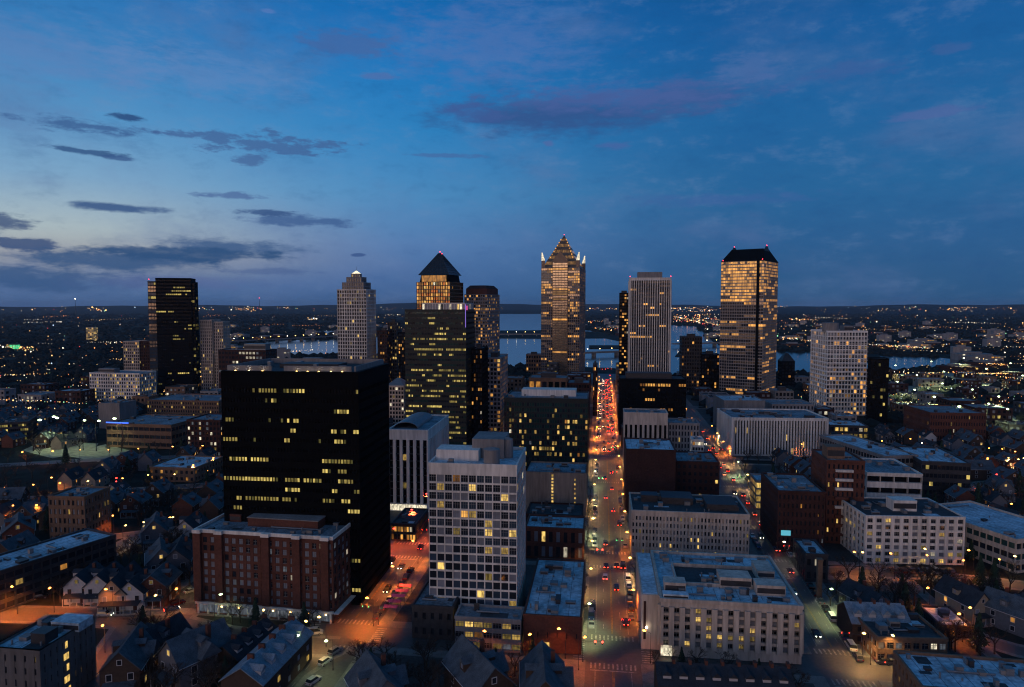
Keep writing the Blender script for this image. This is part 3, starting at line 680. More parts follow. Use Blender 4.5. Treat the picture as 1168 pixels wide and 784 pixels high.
b.block(0, 0, 0, b.W, b.D, b.H, WHITE, 22, 8, pf=.4, sf=.35, pal=WY, p=.3, glassm=GD); b.unit(4, 8, b.H+.2, 18, 8, 4, CONC, 'penthouse'); b.finish()
b = mk('lit_far_tower', 'isolated small tower far out with one glowing amber face', 'apartment tower', 97, 384+0, 107, 374, D=20, yaw=0, d=1900)
b.block(0, 0, 0, b.W, b.D, b.H, STONE, 4, 10, pf=.2, sf=.2, pal=WY, p=.75); b.finish()
b = mk('green_sign_block', 'tiny far building glowing solid green among dark suburbs', 'shop', 7, 399, 18, 393, D=14, yaw=0)
b.block(0, 0, 0, b.W, b.D, b.H, DARK, 3, 1, pf=.1, sf=.2, pal=[bulb('green_glow', (.1, .9, .35), .8)]*3, p=1); b.finish()
b = low('brick_mill', 'long flat brick mill with pale blue roof and rows of small windows', 'commercial building', 168, 480, 250, 457, 40, BRICKT, 30, 5, roof=ROOFM, pf=.5, sf=.45, pal=WY, p=.1, clut=9); b.finish()
b = low('grey_cube', 'plain grey windowless cube standing before the glowing hotel block', 'commercial building', 113, 489, 137, 461, 20, CONC, 6, 5, roof=ROOFM, pf=.95, sf=.9, pal=WY, p=0, clut=4); b.finish()
b = low('lit_strip_offices', 'brick office with two bright horizontal light strips and a blue neon roof edge', 'office building', 122, 510, 196, 484, 40, BRICKT, 12, 3, roof=ROOFM, pf=.08, sf=.55, pal=WO, p=.3, mode='band', clut=8, rows={0: .1, 1: .35, 2: .35}, yaw=9, ps=.05)
m = MB(); m.box(.3, -.5, b.H+1.0, b.W*.35, -.2, b.H+1.7, bulb('neon_blue', (.03, .12, 1), 2.5)); m.build('neon_edge', b.root); b.finish()
b = low('box_offices', 'dark boxy office with lit side windows just left of the huge black tower', 'office building', 214, 520, 252, 480, 26, BRICKD, 9, 7, roof=ROOFM, pf=.4, sf=.4, pal=WW, p=.22, clut=6); b.finish()
b = low('rooftop_hall', 'low hall with broad pale roof behind the dark houses', 'commercial building', 170, 549, 222, 534, 30, BRICKT, 9, 2, roof=ROOF, pf=.5, sf=.5, pal=WA, p=.3, clut=8)
light(b.root, (b.W+4, 4, 4), SOD, 1200); light(b.root, (b.W*.8, -4, 4), SOD, 600); b.finish()
b = low('lamp_lit_offices', 'low offices with diagonal strips of yellow windows at the left edge', 'office building', 0, 505, 33, 484, 30, DARK, 14, 4, roof=ROOFD, pf=.1, sf=.5, pal=WO, p=.45, mode='run', yaw=-25, clut=4); b.finish()
b = low('roof_shed_row', 'cluster office left of the river with dark sloped roof and shed', 'commercial building', 262, 440, 320, 412, 40, DARK, 14, 6, roof=ROOFM, pf=.3, sf=.4, pal=WY, p=.1, clut=4); b.finish()
b = low('wide_midrise', 'wide brown office slab peeking over the black tower', 'office building', 250, 452, 304, 400, 26, BRICKD, 14, 10, roof=ROOFM, pf=.3, sf=.5, pal=WW, p=.12, mode='run', clut=4); b.unit(b.W*.5, 5, b.H+.2, b.W*.45, 12, 7, METAL, 'penthouse'); b.finish()

# white balcony tower on the right
b = mk('white_balcony_tower', 'white residential tower wrapped in balcony slabs with a round grey rooftop drum', 'apartment tower', 942, 474, 987, 379, D=40, yaw=3)
W, D, H = b.W, b.D, b.H
b.block(0, 0, 0, W, D, H, surf('balcony_white_with_glow', (.82, .79, .74), .75, var=.12), 13, 19, pf=.2, sf=.26, rec=1.1, glassm=[GDIM, GB, GD, GD], pal=WGOLD, p=.2, mode='rand', roof=ROOFM, parapet=1.2, core=STONED, sb=7)  # white lightened further to carry the glow of the rooms inside
for j in range(20): b.w.box(-.6, -.6, j*H/20.0+1, W+.6, -.002, j*H/20.0+1.35, WHITE); b.w.box(-.6, 0, j*H/20.0+1, -.002, D, j*H/20.0+1.35, WHITE)
b.unit(W*.15, D*.2, H+.2, 14, 14, 8, CONC, 'rooftop_drum', 'tank'); b.unit(W*.55, D*.3, H+.2, 8, 10, 5, CONC, 'penthouse'); b.finish()
b = mk('black_glass_block', 'black glass block half hidden right of the white balcony tower', 'office tower', 991, 483, 1012, 410, D=16, yaw=20)
b.block(0, 0, 0, b.W, b.D, b.H, BLACK, 7, 18, pf=.2, sf=.2, glassm=GBK, pal=WO, p=.06, roof=ROOFD); b.finish()
b = low('tower_podium', 'low blue roofed podium below the white balcony tower', 'commercial building', 946, 500, 990, 486, 26, DARK, 8, 2, roof=ROOF, pf=.3, sf=.4, pal=WY, p=.5, yaw=10, clut=5); b.finish()
# long white finned government block
b = mk('finned_government_block', 'long white low block with close vertical fins below the golden tower', 'public building', 834, 520, 944, 478, D=40, yaw=3)
b.block(0, 0, 0, b.W, b.D, b.H, WHITE, 34, 5, pf=.5, sf=.1, rec=1.0, span=DARK, glassm=GBK, pal=WY, p=.04, roof=ROOFM, parapet=1, top=1, base=1, fins=.3, ends=2.2)
b.clutter(0, 0, b.H, b.W, b.D, 18, 7); b.finish()
b = low('blue_annex', 'plain grey hall with slanted roof behind the long white finned block', 'public building', 825, 492, 872, 458, 34, CONC, 10, 3, roof=ROOF, pf=.95, sf=.9, pal=WY, p=0, clut=5, yaw=3); b.finish()
b = low('pale_rear_block', 'flat pale roofed office behind the right end of the white finned block', 'office building', 880, 488, 928, 462, 30, STONED, 12, 4, roof=ROOFM, pf=.5, sf=.4, pal=WY, p=.1, clut=6, yaw=3); b.finish()
# right hand bricks
b = mk('brick_balcony_tower', 'dark red brick tower with stacked white balcony strips', 'apartment tower', 941, 620, 984, 527, D=22, yaw=8)
W, D, H = b.W, b.D, b.H
b.block(0, 0, 0, W, D, H, BRICK, 8, 9, pf=.6, sf=.5, glassm=GD, pal=WY, p=.04, roof=ROOFM)
for j in range(1, 9): b.w.box(W*.22, -1.2, j*H/9-.1, W*.68, -.002, j*H/9+.9, WHITE if j in (4, 6, 7, 8) else BRICK)
b.unit(W*.1, 5, H+.2, 7, 7, 5, BRICKT, 'lift_tower'); b.clutter(0, 0, H, W, D, 6); b.finish()
b = low('brick_corner_block', 'plain dark brick block with a blue lit sign low on its front', 'commercial building', 886, 630, 940, 562, 30, BRICKD, 11, 7, roof=ROOFM, pf=.6, sf=.5, pal=WA, p=.05, clut=10, glassm=GD)
m = MB(); m.box(b.W*.08, -.4, 7.0, b.W*.28, -.05, 9.0, bulb('sign_cyan', (.12, .55, .7), .8)); m.build('lit_sign', b.root); b.finish()
b = low('glowing_showroom', 'small glass showroom glowing yellow beside the curved street', 'shop', 862, 581, 882, 550, 14, CONC, 3, 4, roof=ROOF, pf=.12, sf=.25, pal=WY, p=1, clut=1, mode='rand')
light(b.root, (b.W/2, -3, 6), WARM, 1500); b.finish()
b = mk('parking_garage', 'open white banded parking garage with a sagging pale roofline', 'parking garage', 987, 606, 1050, 541, D=30, yaw=8)
W, D, H = b.W, b.D, b.H
b.block(0, 0, 0, W, D, H, WHITE, 4, 5, pf=.03, sf=.5, rec=1.6, glassm=GBK, pal=WA, p=.05, mode='rand', roof=ROOFM, sill=.7, core=DARK); b.clutter(0, 0, H, W, D, 5); b.finish()
b = low('terraced_offices', 'dark stepped office with blue roofs and long side bands', 'office building', 1050, 566, 1106, 528, 40, DARK, 12, 4, roof=ROOF, pf=.1, sf=.5, pal=WO, p=.05, yaw=12, clut=8); b.finish()
b = low('terraced_wing', 'long dark wing with blue roof stretching back from the stepped office', 'office building', 1008, 560, 1046, 522, 60, CONC, 8, 4, roof=ROOF, pf=.1, sf=.45, pal=WO, p=.05, yaw=-8, clut=8); b.finish()
b = low('brick_depot', 'long dark red brick depot with a few yellow windows near the parking lots', 'commercial building', 1060, 503, 1124, 472, 40, BRICK, 22, 4, roof=ROOFM, pf=.5, sf=.5, pal=WY, p=.05, clut=6, yaw=5); b.finish()
b = mk('white_office_block', 'seven storey white office with pilasters and a white rooftop box', 'office building', 986, 643, 1099, 590, D=26, yaw=3)
W, D, H = b.W, b.D, b.H
b.block(0, 0, 0, W, D, H, WHITE, 11, 7, pf=.4, sf=.38, rec=.4, glassm=[GD, GDIM, GD], pal=WY, p=.14, roof=ROOFD, fins=.15, parapet=.7, ps=.05, rows={5: .12, 0: .3, 2: .25}, mull=3, sb=7)
b.unit(W*.38, D*.3, H+.2, 9, 6, 4.2, WHITE, 'penthouse'); b.clutter(0, 0, H, W, D, 14); b.finish(minpx=8)
b = mk('curved_band_office', 'pale banded office with bright blue roof at the right edge', 'office building', 1158, 655, 1225, 618, D=44, yaw=-16)
b.block(0, 0, 0, b.W, b.D, b.H, STONE, 10, 3, pf=.08, sf=.45, rec=.5, glassm=[GD, GG], pal=WW, p=.1, mode='run', roof=ROOF, ps=.12); b.clutter(0, 0, b.H, b.W, b.D, 10); b.finish()
b = low('blue_roof_shed', 'small box shop with a bright flat blue roof beside the right street', 'shop', 918, 664, 944, 634, 16, DARK, 3, 2, roof=ROOF, pf=.5, sf=.5, pal=WW, p=.2, clut=2)
light(b.root, (-2.5, 3, 3), (.8, .9, 1), 800); b.finish()
b = mk('brick_chimney', 'square orange brick chimney rising among dark houses by the right street', 'chimney', 932, 683, 937.5, 640, D=1.8)
b.w.box(0, 0, 0, b.W, 1.8, b.H, BRICKT); b.w.box(-.15, -.15, b.H, b.W+.15, 1.95, b.H+.5, BRICKT); b.finish(); light(b.root, (-1, -2, .8), SOD, 700)
b = low('orange_lit_shops', 'two storey shop row with white framed upper windows and orange lit eaves', 'shop', 1000, 757, 1080, 730, 16, BRICKT, 8, 2, roof=ROOFD, pf=.25, sf=.45, glassm=[GDIM, GD], pal=WW, p=.1, mull=2, yaw=3, clut=6)
light(b.root, (-2, 5, 4), SOD, 1300); light(b.root, (-2, 14, 4), SOD, 1300); light(b.root, (b.W*.4, -2.5, 3), WARM, 700); b.finish()
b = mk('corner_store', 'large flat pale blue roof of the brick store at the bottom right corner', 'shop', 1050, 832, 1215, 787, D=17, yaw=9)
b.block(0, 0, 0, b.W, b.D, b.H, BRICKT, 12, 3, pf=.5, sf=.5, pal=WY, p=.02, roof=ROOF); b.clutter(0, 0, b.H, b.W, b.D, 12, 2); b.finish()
b = low('hipped_annex', 'low shed roofed block behind the two storey shop row', 'shop', 1072, 727, 1110, 716, 14, DARK, 6, 1, roof=ROOF, pf=.5, sf=.4, pal=WY, p=.1, clut=3); b.finish()
# left edge
b = mk('corner_flats', 'grey five storey flats with lit stair windows at the bottom left corner', 'apartment building', -8, 812, 48, 742, D=18, yaw=8)
W, D, H = b.W, b.D, b.H
b.block(0, 0, 0, W, D, H, STONED, 5, 5, pf=.8, sf=.5, glassm=[GD, GDIM], pal=WY, p=.12, roof=ROOF, mull=2, sb=9)
b.unit(W*.55, 4, H+.2, 4, 4, 2.6, METALD, 'stair_head'); b.unit(W*.5, D-7, H+.2, 8, 5, 2.2, ROOF, 'penthouse'); b.clutter(0, 0, H, W, D, 10)
for j, k in ((1, .5), (1, .56), (2, .56), (3, .56), (3, .5), (0, .58), (4, .54)): m = MB(); m.box(W+.01, D*k*.8, 1+j*H/5.2, W+.1, D*k*.8+.7, 2.7+j*H/5.2, WY[0]); m.build('stair_window', b.root); b.finish()
b = mk('long_school', 'long narrow dark building with flat blue roof and yellow light along its base', 'school', -50, 694, -5, 650, D=44, yaw=26)
W, D, H = b.W, b.D, b.H
b.finish() if 0 else None
W = b.W = 17; FOOT.pop(); add_foot(b.x, b.y, b.rz, W, D)
b.block(0, 0, 0, W, D, H, DARK, 5, 4, pf=.15, sf=.4, glassm=GD, pal=WY, p=.03, roof=ROOF, sb=15); b.clutter(0, 0, H, W, D, 12, 3)
for k in range(4): light(b.root, (W+1.6, 5+11*k, 1.2), (1, .75, .25), 110)
b.finish()
b = low('small_brick_flats', 'four storey brick flats with white bay windows among dark houses', 'apartment building', 57, 620, 98, 568, 16, BRICKT, 8, 5, roof=ROOFM, pf=.5, sf=.45, glassm=[GDIM, GD], pal=WY, p=.05, yaw=5, clut=6, mull=2); b.finish()
# centre background blocks either side of the avenue
CB = [('mansard_block', 'brown stone block with five large openings in front of the crowned tower', 603, 487, 646, 432, 26, BRICKT, 6, 3, WA, .25),
      ('brown_slab', 'brown slab block right of the five opening stone block', 647, 487, 672, 438, 26, BRICKD, 8, 9, WA, .08),
      ('lit_slab', 'tall slab with glowing amber flank behind the white grid tower', 551, 497, 571, 409, 40, STONED, 5, 18, WA, .35),
      ('round_dark_tower', 'dark tower with one lit column left of the amber flanked slab', 538, 505, 550, 399, 26, BLACK, 5, 20, WA, .2),
      ('pale_hip_block', 'small pale block with a hipped roof between black and green towers', 441, 487, 461, 441, 20, STONE, 6, 10, WW, .12),
      ('narrow_tower', 'narrow dark tower with pale top seen left of the green glass tower', 443, 445, 453, 368, 16, DARK, 4, 20, WY, .12),
      ('brown_midrise', 'dark brown mid height block beside the narrow dark tower', 431, 447, 442, 378, 18, BRICKD, 4, 18, WA, .12),
      ('amber_midrise', 'dim tower with amber windows directly behind the narrow dark tower', 455, 452, 463, 380, 18, BLACK, 4, 18, WA, .2),
      ('river_tower', 'dark wide tower with an arched top near the river', 777, 446, 800, 385, 24, DARK, 8, 15, WA, .08),
      ('river_block', 'black block with a stepped top left of the golden tower', 800, 447, 820, 405, 24, BLACK, 7, 11, WA, .1),
      ('shed_tower', 'dark pointed tower beside the river right of the golden tower', 891, 446, 906, 413, 18, BLACK, 4, 9, WA, .08),
      ('grey_hall', 'plain grey hall below the pointed dark tower', 884, 465, 905, 447, 24, CONC, 5, 3, WY, .04),
      ('brick_river_flats', 'pale brown flats near the lower lake left of the crowned tower', 600, 428, 617, 405, 20, BRICKT, 6, 5, WA, .1),
      ('street_wall_block', 'dark brown block on the avenue left behind the brown slab', 676, 475, 681, 418, 30, BRICKD, 3, 10, WA, .15)]
for nm, lb, xl, yb, xr, yt, D, wl, nb, nf, pal, p in CB:
    b = mk(nm, lb, 'office building', xl, yb, xr, yt, D=D)
    b.block(0, 0, 0, b.W, b.D, b.H, wl, nb, nf, pf=.3, sf=.35, glassm=[GD, GBK], pal=pal, p=p, roof=ROOFM, sb=10 if nm == 'lit_slab' else None, ps=.6 if nm == 'lit_slab' else None)
    if nm in ('shed_tower', 'pale_hip_block'):
        m = MB(); W, D, H = b.W, b.D, b.H+.9; hh = 9 if nm == 'shed_tower' else 5
        m.frust([(0, 0, H), (W, 0, H), (W, D, H), (0, D, H)], [(W*.4, D*.4, H+hh), (W*.6, D*.4, H+hh), (W*.6, D*.6, H+hh), (W*.4, D*.6, H+hh)], DARK if nm == 'shed_tower' else METAL); m.build('hipped_roof', b.root)
    else: b.unit(b.W*.3, b.D*.3, b.H+.2, b.W*.4, b.D*.3, 3.5, DARK, 'penthouse'); 
    if nm == 'lit_slab': light(b.root, (b.W+4, 8, 5), SOD, 9000)
    b.finish()
# ------------------------------------------------------------------ ground, water, roads
def struct(name, mb): return tag(mb.build(name), kind='structure')
m = MB(); n = 64
m.poly([(26000*cos(2*pi*i/n), 26000*sin(2*pi*i/n), -.02) for i in range(n)], EARTH); struct('ground', m)
# hills on the horizon
m = MB(); prev = None
for i in range(0, 221):
    a = R(-48+96*i/220)
    def hh(a, s): return 70+26*sin(a*7+s)+14*sin(a*19+2*s)+7*sin(a*47+s)+3*sin(a*131)
    r0, r1, r2 = 7500, 13500, 19000
    row = [(r0*sin(a), r0*cos(a), -1), (9500*sin(a), 9500*cos(a), .22*hh(a, 1)), (11500*sin(a), 11500*cos(a), .55*hh(a*1.3, 4)), (r1*sin(a), r1*cos(a), 40+.9*hh(a, 2)), (r2*sin(a), r2*cos(a), -1)]
    if prev:
        for k in range(4): m.poly([prev[k], row[k], row[k+1], prev[k+1]], WOODS)
    prev = row
struct('hills', m)
WATER, tW, nW, bW = newmat('river_water')
bW.inputs['Base Color'].default_value = (0.006, 0.02, 0.03, 1); bW.inputs['Roughness'].default_value = .12; bW.inputs['Specular IOR Level'].default_value = .6
g = nW.new('ShaderNodeNewGeometry'); ns = nW.new('ShaderNodeTexNoise'); ns.inputs['Scale'].default_value = .05; ns.inputs['Detail'].default_value = 5
bp = nW.new('ShaderNodeBump'); bp.inputs['Strength'].default_value = .25; bp.inputs['Distance'].default_value = .8
tW.links.new(g.outputs['Position'], ns.inputs['Vector']); tW.links.new(ns.outputs['Fac'], bp.inputs['Height']); tW.links.new(bp.outputs[0], bW.inputs['Normal'])
RIV = [[(300, 390), (336, 388), (400, 388), (470, 380), (540, 365), (560, 357.5), (625, 357.5), (640, 368), (690, 382), (715, 385), (760, 384), (764, 371), (795, 372), (815, 392), (850, 398), (890, 401), (960, 403), (1015, 406), (1060, 407), (1097, 411), (1094, 419), (1050, 421), (1000, 424), (940, 426), (880, 428), (800, 432), (740, 428), (700, 420), (640, 418), (575, 418), (500, 408), (400, 405), (340, 405), (300, 402)]]
RIVW = [[G(*p) for p in r] for r in RIV]
def inpoly(x, y, P):
    c = False; j = len(P)-1
    for i in range(len(P)):
        if (P[i][1] > y) != (P[j][1] > y) and x < (P[j][0]-P[i][0])*(y-P[i][1])/(P[j][1]-P[i][1])+P[i][0]: c = not c
        j = i
    return c
def onriver(x, y): return any(inpoly(x, y, P) for P in RIVW)
m = MB()
for P in RIVW: m.poly([(x, y, .1) for x, y in reversed(P)], WATER)
struct('river', m)
m = MB(); P = [G(*p) for p in ((336, 378), (388, 377.5), (388, 381.5), (338, 382))]; m.poly([(x, y, .12) for x, y in P], WATER); struct('upper_pond', m)
# spits of land between the basins
def land(name, pts, z=1.2):
    P = [G(*p) for p in pts]; m = MB()
    m.frust([(x, y, .05) for x, y in P], [(x, y, z) for x, y in P], EARTH); struct(name, m); return P
SP = [land('spit', [(560, 386), (630, 386.5), (690, 386), (715, 391), (760, 388), (760, 384), (715, 381), (640, 377), (560, 377.5)]),
      land('island', [(672, 398), (712, 398), (712, 394.5), (672, 394.5)]), land('quay', [(770, 407), (806, 408), (806, 402), (775, 401)]), land('marsh', [(960, 414), (1008, 413), (1000, 402), (955, 402)])]

# downtown carriageway sheet with raised blocks on it
def tc(s): return 66.5 + max(0, min(1, (s-180)/420.0))*12.5      # centre of the right hand street
SX = [(194, 12), (266, 11), (377, 10), (447, 10), (560, 11), (680, 11), (800, 11), (930, 12)]
m = MB()
q = [ST(140, -95), ST(140, 83), ST(1000, 100), ST(1000, -95)]
m.poly([(x, y, .004) for x, y in q], ASPH); struct('avenue_road', m)
COLS = [(lambda s: -69, lambda s: -4), (lambda s: 11.3, lambda s: tc(s)-6.8), (lambda s: tc(s)+6.8, lambda s: 113), (lambda s: -150, lambda s: -86)]
edges = [(120, 188)] + [(SX[i][0]+SX[i][1]/2, SX[i+1][0]-SX[i+1][1]/2) for i in range(len(SX)-1)]
BLK = []
m = MB(); lot = MB()
for ci, (f0, f1) in enumerate(COLS):
    for (s0, s1) in edges:
        if ci == 3 and s0 < 190: continue
        P = [ST(s0, f0(s0)), ST(s0, f1(s0)), ST(s1, f1(s1)), ST(s1, f0(s1))]
        m.frust([(x, y, .0) for x, y in P], [(x, y, .13) for x, y in P], PAVE)
        Q = [ST(s0+4, f0(s0)+4), ST(s0+4, f1(s0)-4), ST(s1-4, f1(s1)-4), ST(s1-4, f0(s1)+4)]
        lot.poly([(x, y, .135) for x, y in Q], LOT); BLK.append(P)
struct('pavement', m); struct('yards', lot)
# markings
m = MB()
def mark(s0, t0, s1, t1, w, mat=PAINT, z=.009):
    a, b = ST(s0, t0), ST(s1, t1); dx, dy = b[0]-a[0], b[1]-a[1]; l = hypot(dx, dy); nx, ny = -dy/l*w/2, dx/l*w/2
    m.poly([(a[0]+nx, a[1]+ny, z), (b[0]+nx, b[1]+ny, z), (b[0]-nx, b[1]-ny, z), (a[0]-nx, a[1]-ny, z)][::-1], mat)
def crosswalk(s, t0, t1, along=True, w=3.0):
    n = int(abs(t1-t0)/1.2)
    for i in range(n):
        t = t0+(t1-t0)*(i+.5)/n
        if along: mark(s-w/2, t, s+w/2, t, .5, z=.013)
        else: mark(t, s-w/2, t, s+w/2, .5, z=.013)
for tcen, hw in ((lambda s: 3.65, 7.3), (lambda s: -77.5, 8.2), (tc, 6.5)):
    for (s0, s1) in edges:
        s = s0+8
        mark(s0+5, tcen(s0+5)-hw+2.4, s1-5, tcen(s1-5)-hw+2.4, .14); mark(s0+5, tcen(s0+5)+hw-2.4, s1-5, tcen(s1-5)+hw-2.4, .14)
        mark(s0+5, tcen(s0+5)-.15, s1-5, tcen(s1-5)-.15, .16, PAINTY); mark(s0+5, tcen(s0+5)+.2, s1-5, tcen(s1-5)+.2, .16, PAINTY)
        while s < s1-8:
            for k in (-2.6, 2.6): mark(s, tcen(s)+k, s+3, tcen(s+3)+k, .16)
            s += 9
        if 150 < s0 < 460:
            crosswalk(s0+2.2, tcen(s0)-hw+.6, tcen(s0)+hw-.6)
        if s1 < 300:
            crosswalk(s1-2.2, tcen(s1)-hw+.6, tcen(s1)+hw-.6); mark(s1-4.6, tcen(s1)-hw+1, s1-4.6, tcen(s1)+hw-1, .5)
for s, w in SX[:4]:
    for t in (-4-2, 11.3+2, -69+2.2, -86-2.2): crosswalk(t, s-w/2+.5, s+w/2-.5, along=False)
struct('road_markings', m)
# residential streets as strips
rz_ = [.02]
ROADP = []
def strip(name, pts, w, mat=ASPH, side=True):
    rz_[0] += .004; z = rz_[0]; P = [G(*p) for p in pts]; L, Rr = [], []
    for i, p in enumerate(P):
        a = P[max(0, i-1)]; b = P[min(len(P)-1, i+1)]; dx, dy = b[0]-a[0], b[1]-a[1]; l = hypot(dx, dy) or 1
        nx, ny = -dy/l, dx/l; L.append((p[0]+nx*w/2, p[1]+ny*w/2)); Rr.append((p[0]-nx*w/2, p[1]-ny*w/2))
    m = MB()
    for i in range(len(P)-1): m.poly([(*L[i], z), (*Rr[i], z), (*Rr[i+1], z), (*L[i+1], z)], mat)
    struct(name, m); ROADP.append((P, w))
    for i in range(len(P)-1):
        a, b = P[i], P[i+1]; l = hypot(b[0]-a[0], b[1]-a[1]); FOOT.append(((a[0]+b[0])/2, (a[1]+b[1])/2, (b[0]-a[0])/l, (b[1]-a[1])/l, l/2, w/2+1.5))
    if side:
        for sgn in (1, -1):
            m = MB()
            for i in range(len(P)-1):
                q = []
                for k in (i, i+1):
                    e = L[k] if sgn > 0 else Rr[k]; o = Rr[k] if sgn > 0 else L[k]
                    ux, uy = (e[0]-o[0])/w, (e[1]-o[1])/w; q.append(((e[0]+ux*.02, e[1]+uy*.02), (e[0]+ux*1.8, e[1]+uy*1.8)))
                v = [q[0][0], q[0][1], q[1][1], q[1][0]]
                m.frust([(x, y, 0) for x, y in v], [(x, y, z-.012) for x, y in v], PAVE)
            struct('footpath', m)
strip('cross_road', [(381, 738), (330, 735), (250, 724), (200, 712), (150, 708), (80, 702), (0, 700), (-80, 700)], 9)
strip('slip_road', [(196, 709), (215, 695), (235, 672), (250, 652), (256, 636)], 8)
strip('side_road', [(150, 712), (135, 735), (112, 768), (100, 800)], 8)
strip('school_road', [(-10, 696), (40, 672), (90, 650), (130, 628), (170, 606)], 7)
strip('house_road', [(60, 640), (130, 612), (200, 604), (252, 600)], 6)
strip('back_road', [(-20, 575), (60, 566), (140, 560), (252, 552)], 7)
strip('upper_road', [(-20, 532), (120, 524), (252, 520)], 7)
strip('yard_road', [(420, 745), (395, 757), (370, 775), (350, 800)], 9)
strip('east_cross_road', [(1000, 768), (1060, 775), (1130, 790)], 9)
strip('east_lane', [(1045, 700), (1085, 712), (1120, 730), (1160, 742), (1200, 750)], 6)
strip('east_road', [(900, 655), (960, 652), (1040, 655), (1110, 662), (1200, 672)], 7)
strip('depot_road', [(900, 520), (960, 515), (1040, 512), (1110, 520), (1200, 535)], 8)
strip('east_upper_road', [(1050, 600), (1110, 592), (1200, 590)], 7)
for i, pts in enumerate([[(25, 514), (60, 523), (108, 513), (112, 506), (50, 503)], [(70, 519), (112, 527), (152, 515), (120, 507)], [(1013, 479), (1018, 441), (1060, 440), (1068, 470)], [(1030, 462), (1150, 470), (1190, 500), (1130, 510), (1110, 470)], [(1010, 436), (1100, 438), (1180, 455), (1180, 430), (1080, 422)], [(1060, 567), (1110, 560), (1168, 553), (1168, 545), (1090, 551)], [(1118, 615), (1168, 600), (1200, 640), (1130, 640)]]):
    P = [G(*p) for p in pts]; m = MB(); m.poly([(x, y, .02+.004*i) for x, y in P], surf('lot_concrete', (.2, .2, .17), .8, var=.45, scale=.03)); struct('parking_lot', m)

# ------------------------------------------------------------------ street lamps
def lamp_proto(name, label, cat, head, twin=False):
    o = empty(name, label, cat, (0, 0, 0))
    m = MB(); m.cyl(0, 0, 0, .6, .16, .14, METALD, 8); m.cyl(0, 0, .6, 8.6, .09, .06, METALD, 6); m.build('pole', o)
    m = MB(); m.bar((0, 0, 8.5), (1.8, 0, 9.0), .05, .04, METALD, 5); m.build('arm', o)
    m = MB(); m.ball(1.9, 0, 8.9, .55, .35, .26, head, 8, 5); m.box(1.4, -.2, 8.98, 2.3, .2, 9.12, METALD); m.build('lamp_head', o)
    reg(o); return o
PROT = {}
LN = {}
def lamp(x, y, rz, kind, watts, where, real=True):
    spec = {'sod': ('orange', ORANGEL, SOD), 'warm': ('warm white', YELL, WARM), 'pale': ('pale green', bulb('lamp_pale', (.75, 1, .5), 9), PALE), 'white': ('cold white', WHITEL, (1, .9, .75)), 'red': ('red', REDL, RDC)}[kind]
    key = (kind, where); LN[key] = LN.get(key, 0)+1
    lb = '%s street lamp, %s %s' % (spec[0], od(LN[key]-1), where)
    if kind not in PROT:
        PROT[kind] = lamp_proto('street_lamp', lb, 'street lamp', spec[1]); o = PROT[kind]; o['group'] = 'street lamps along the roads'
        o.location = (x, y, .1); o.rotation_euler = (0, 0, rz)
    else: o = dup(PROT[kind], (x, y, .1), rz, lb)
    if real:
        light(o, (1.9, 0, 8.6), spec[2], watts*(3.6 if kind in ('sod', 'red') else 2.4)*((.55 if px < 300 else 2.4) if where.startswith('of the parking') else (.72 if 'counted' in where else 1.5) if 'left street' in where else .85 if 'avenue' in where and watts < 5000 else 1.9 if 'avenue' in where else 1.15), .4, spot=True)
    if where.startswith('of the parking'): o.scale = (2.4,)*3
    return o
yawg = -A0
for i in range(9):
    s = 205+i*28
    x, y = ST(s, -5.2); lamp(x, y, yawg, 'warm' if i % 3 else 'pale', 4200, 'counted up the avenue west kerb')
    x, y = ST(s+12, 12.4); lamp(x, y, yawg+pi, 'warm' if i % 2 else 'sod', 4200, 'counted up the avenue east kerb')
for i in range(11):
    s = 470+i*40
    x, y = ST(s, -5.2); lamp(x, y, yawg, 'sod', 9000, 'counted up the avenue west kerb')
    x, y = ST(s+20, 12.4); lamp(x, y, yawg+pi, 'red' if i % 3 == 1 else 'sod', 9000, 'counted up the avenue east kerb')
for i in range(9):
    s = 200+i*26
    x, y = ST(s, -70); lamp(x, y, yawg+pi, 'sod' if i < 3 else 'red', 9500, 'counted up the right kerb of the left street')
    x, y = ST(s+13, -85.4); lamp(x, y, yawg, 'sod' if i < 2 else 'red', 10000, 'counted up the left kerb of the left street')
for i in range(6):
    s = 450+i*55; x, y = ST(s, -70); lamp(x, y, yawg+pi, 'sod', 9000, 'beyond the finned office on the left street')
for i in range(12):
    s = 196+i*30
    x, y = ST(s, tc(s)+7.6); lamp(x, y, yawg+pi, ('warm', 'pale', 'warm', 'sod', 'warm', 'sod')[i % 6], 3600 if i < 5 else 6500, 'counted up the right street')
for i in range(7):
    s = 560+i*50; x, y = ST(s, tc(s)-7.6); lamp(x, y, yawg, 'sod', 9000, 'on the far end of the right street')
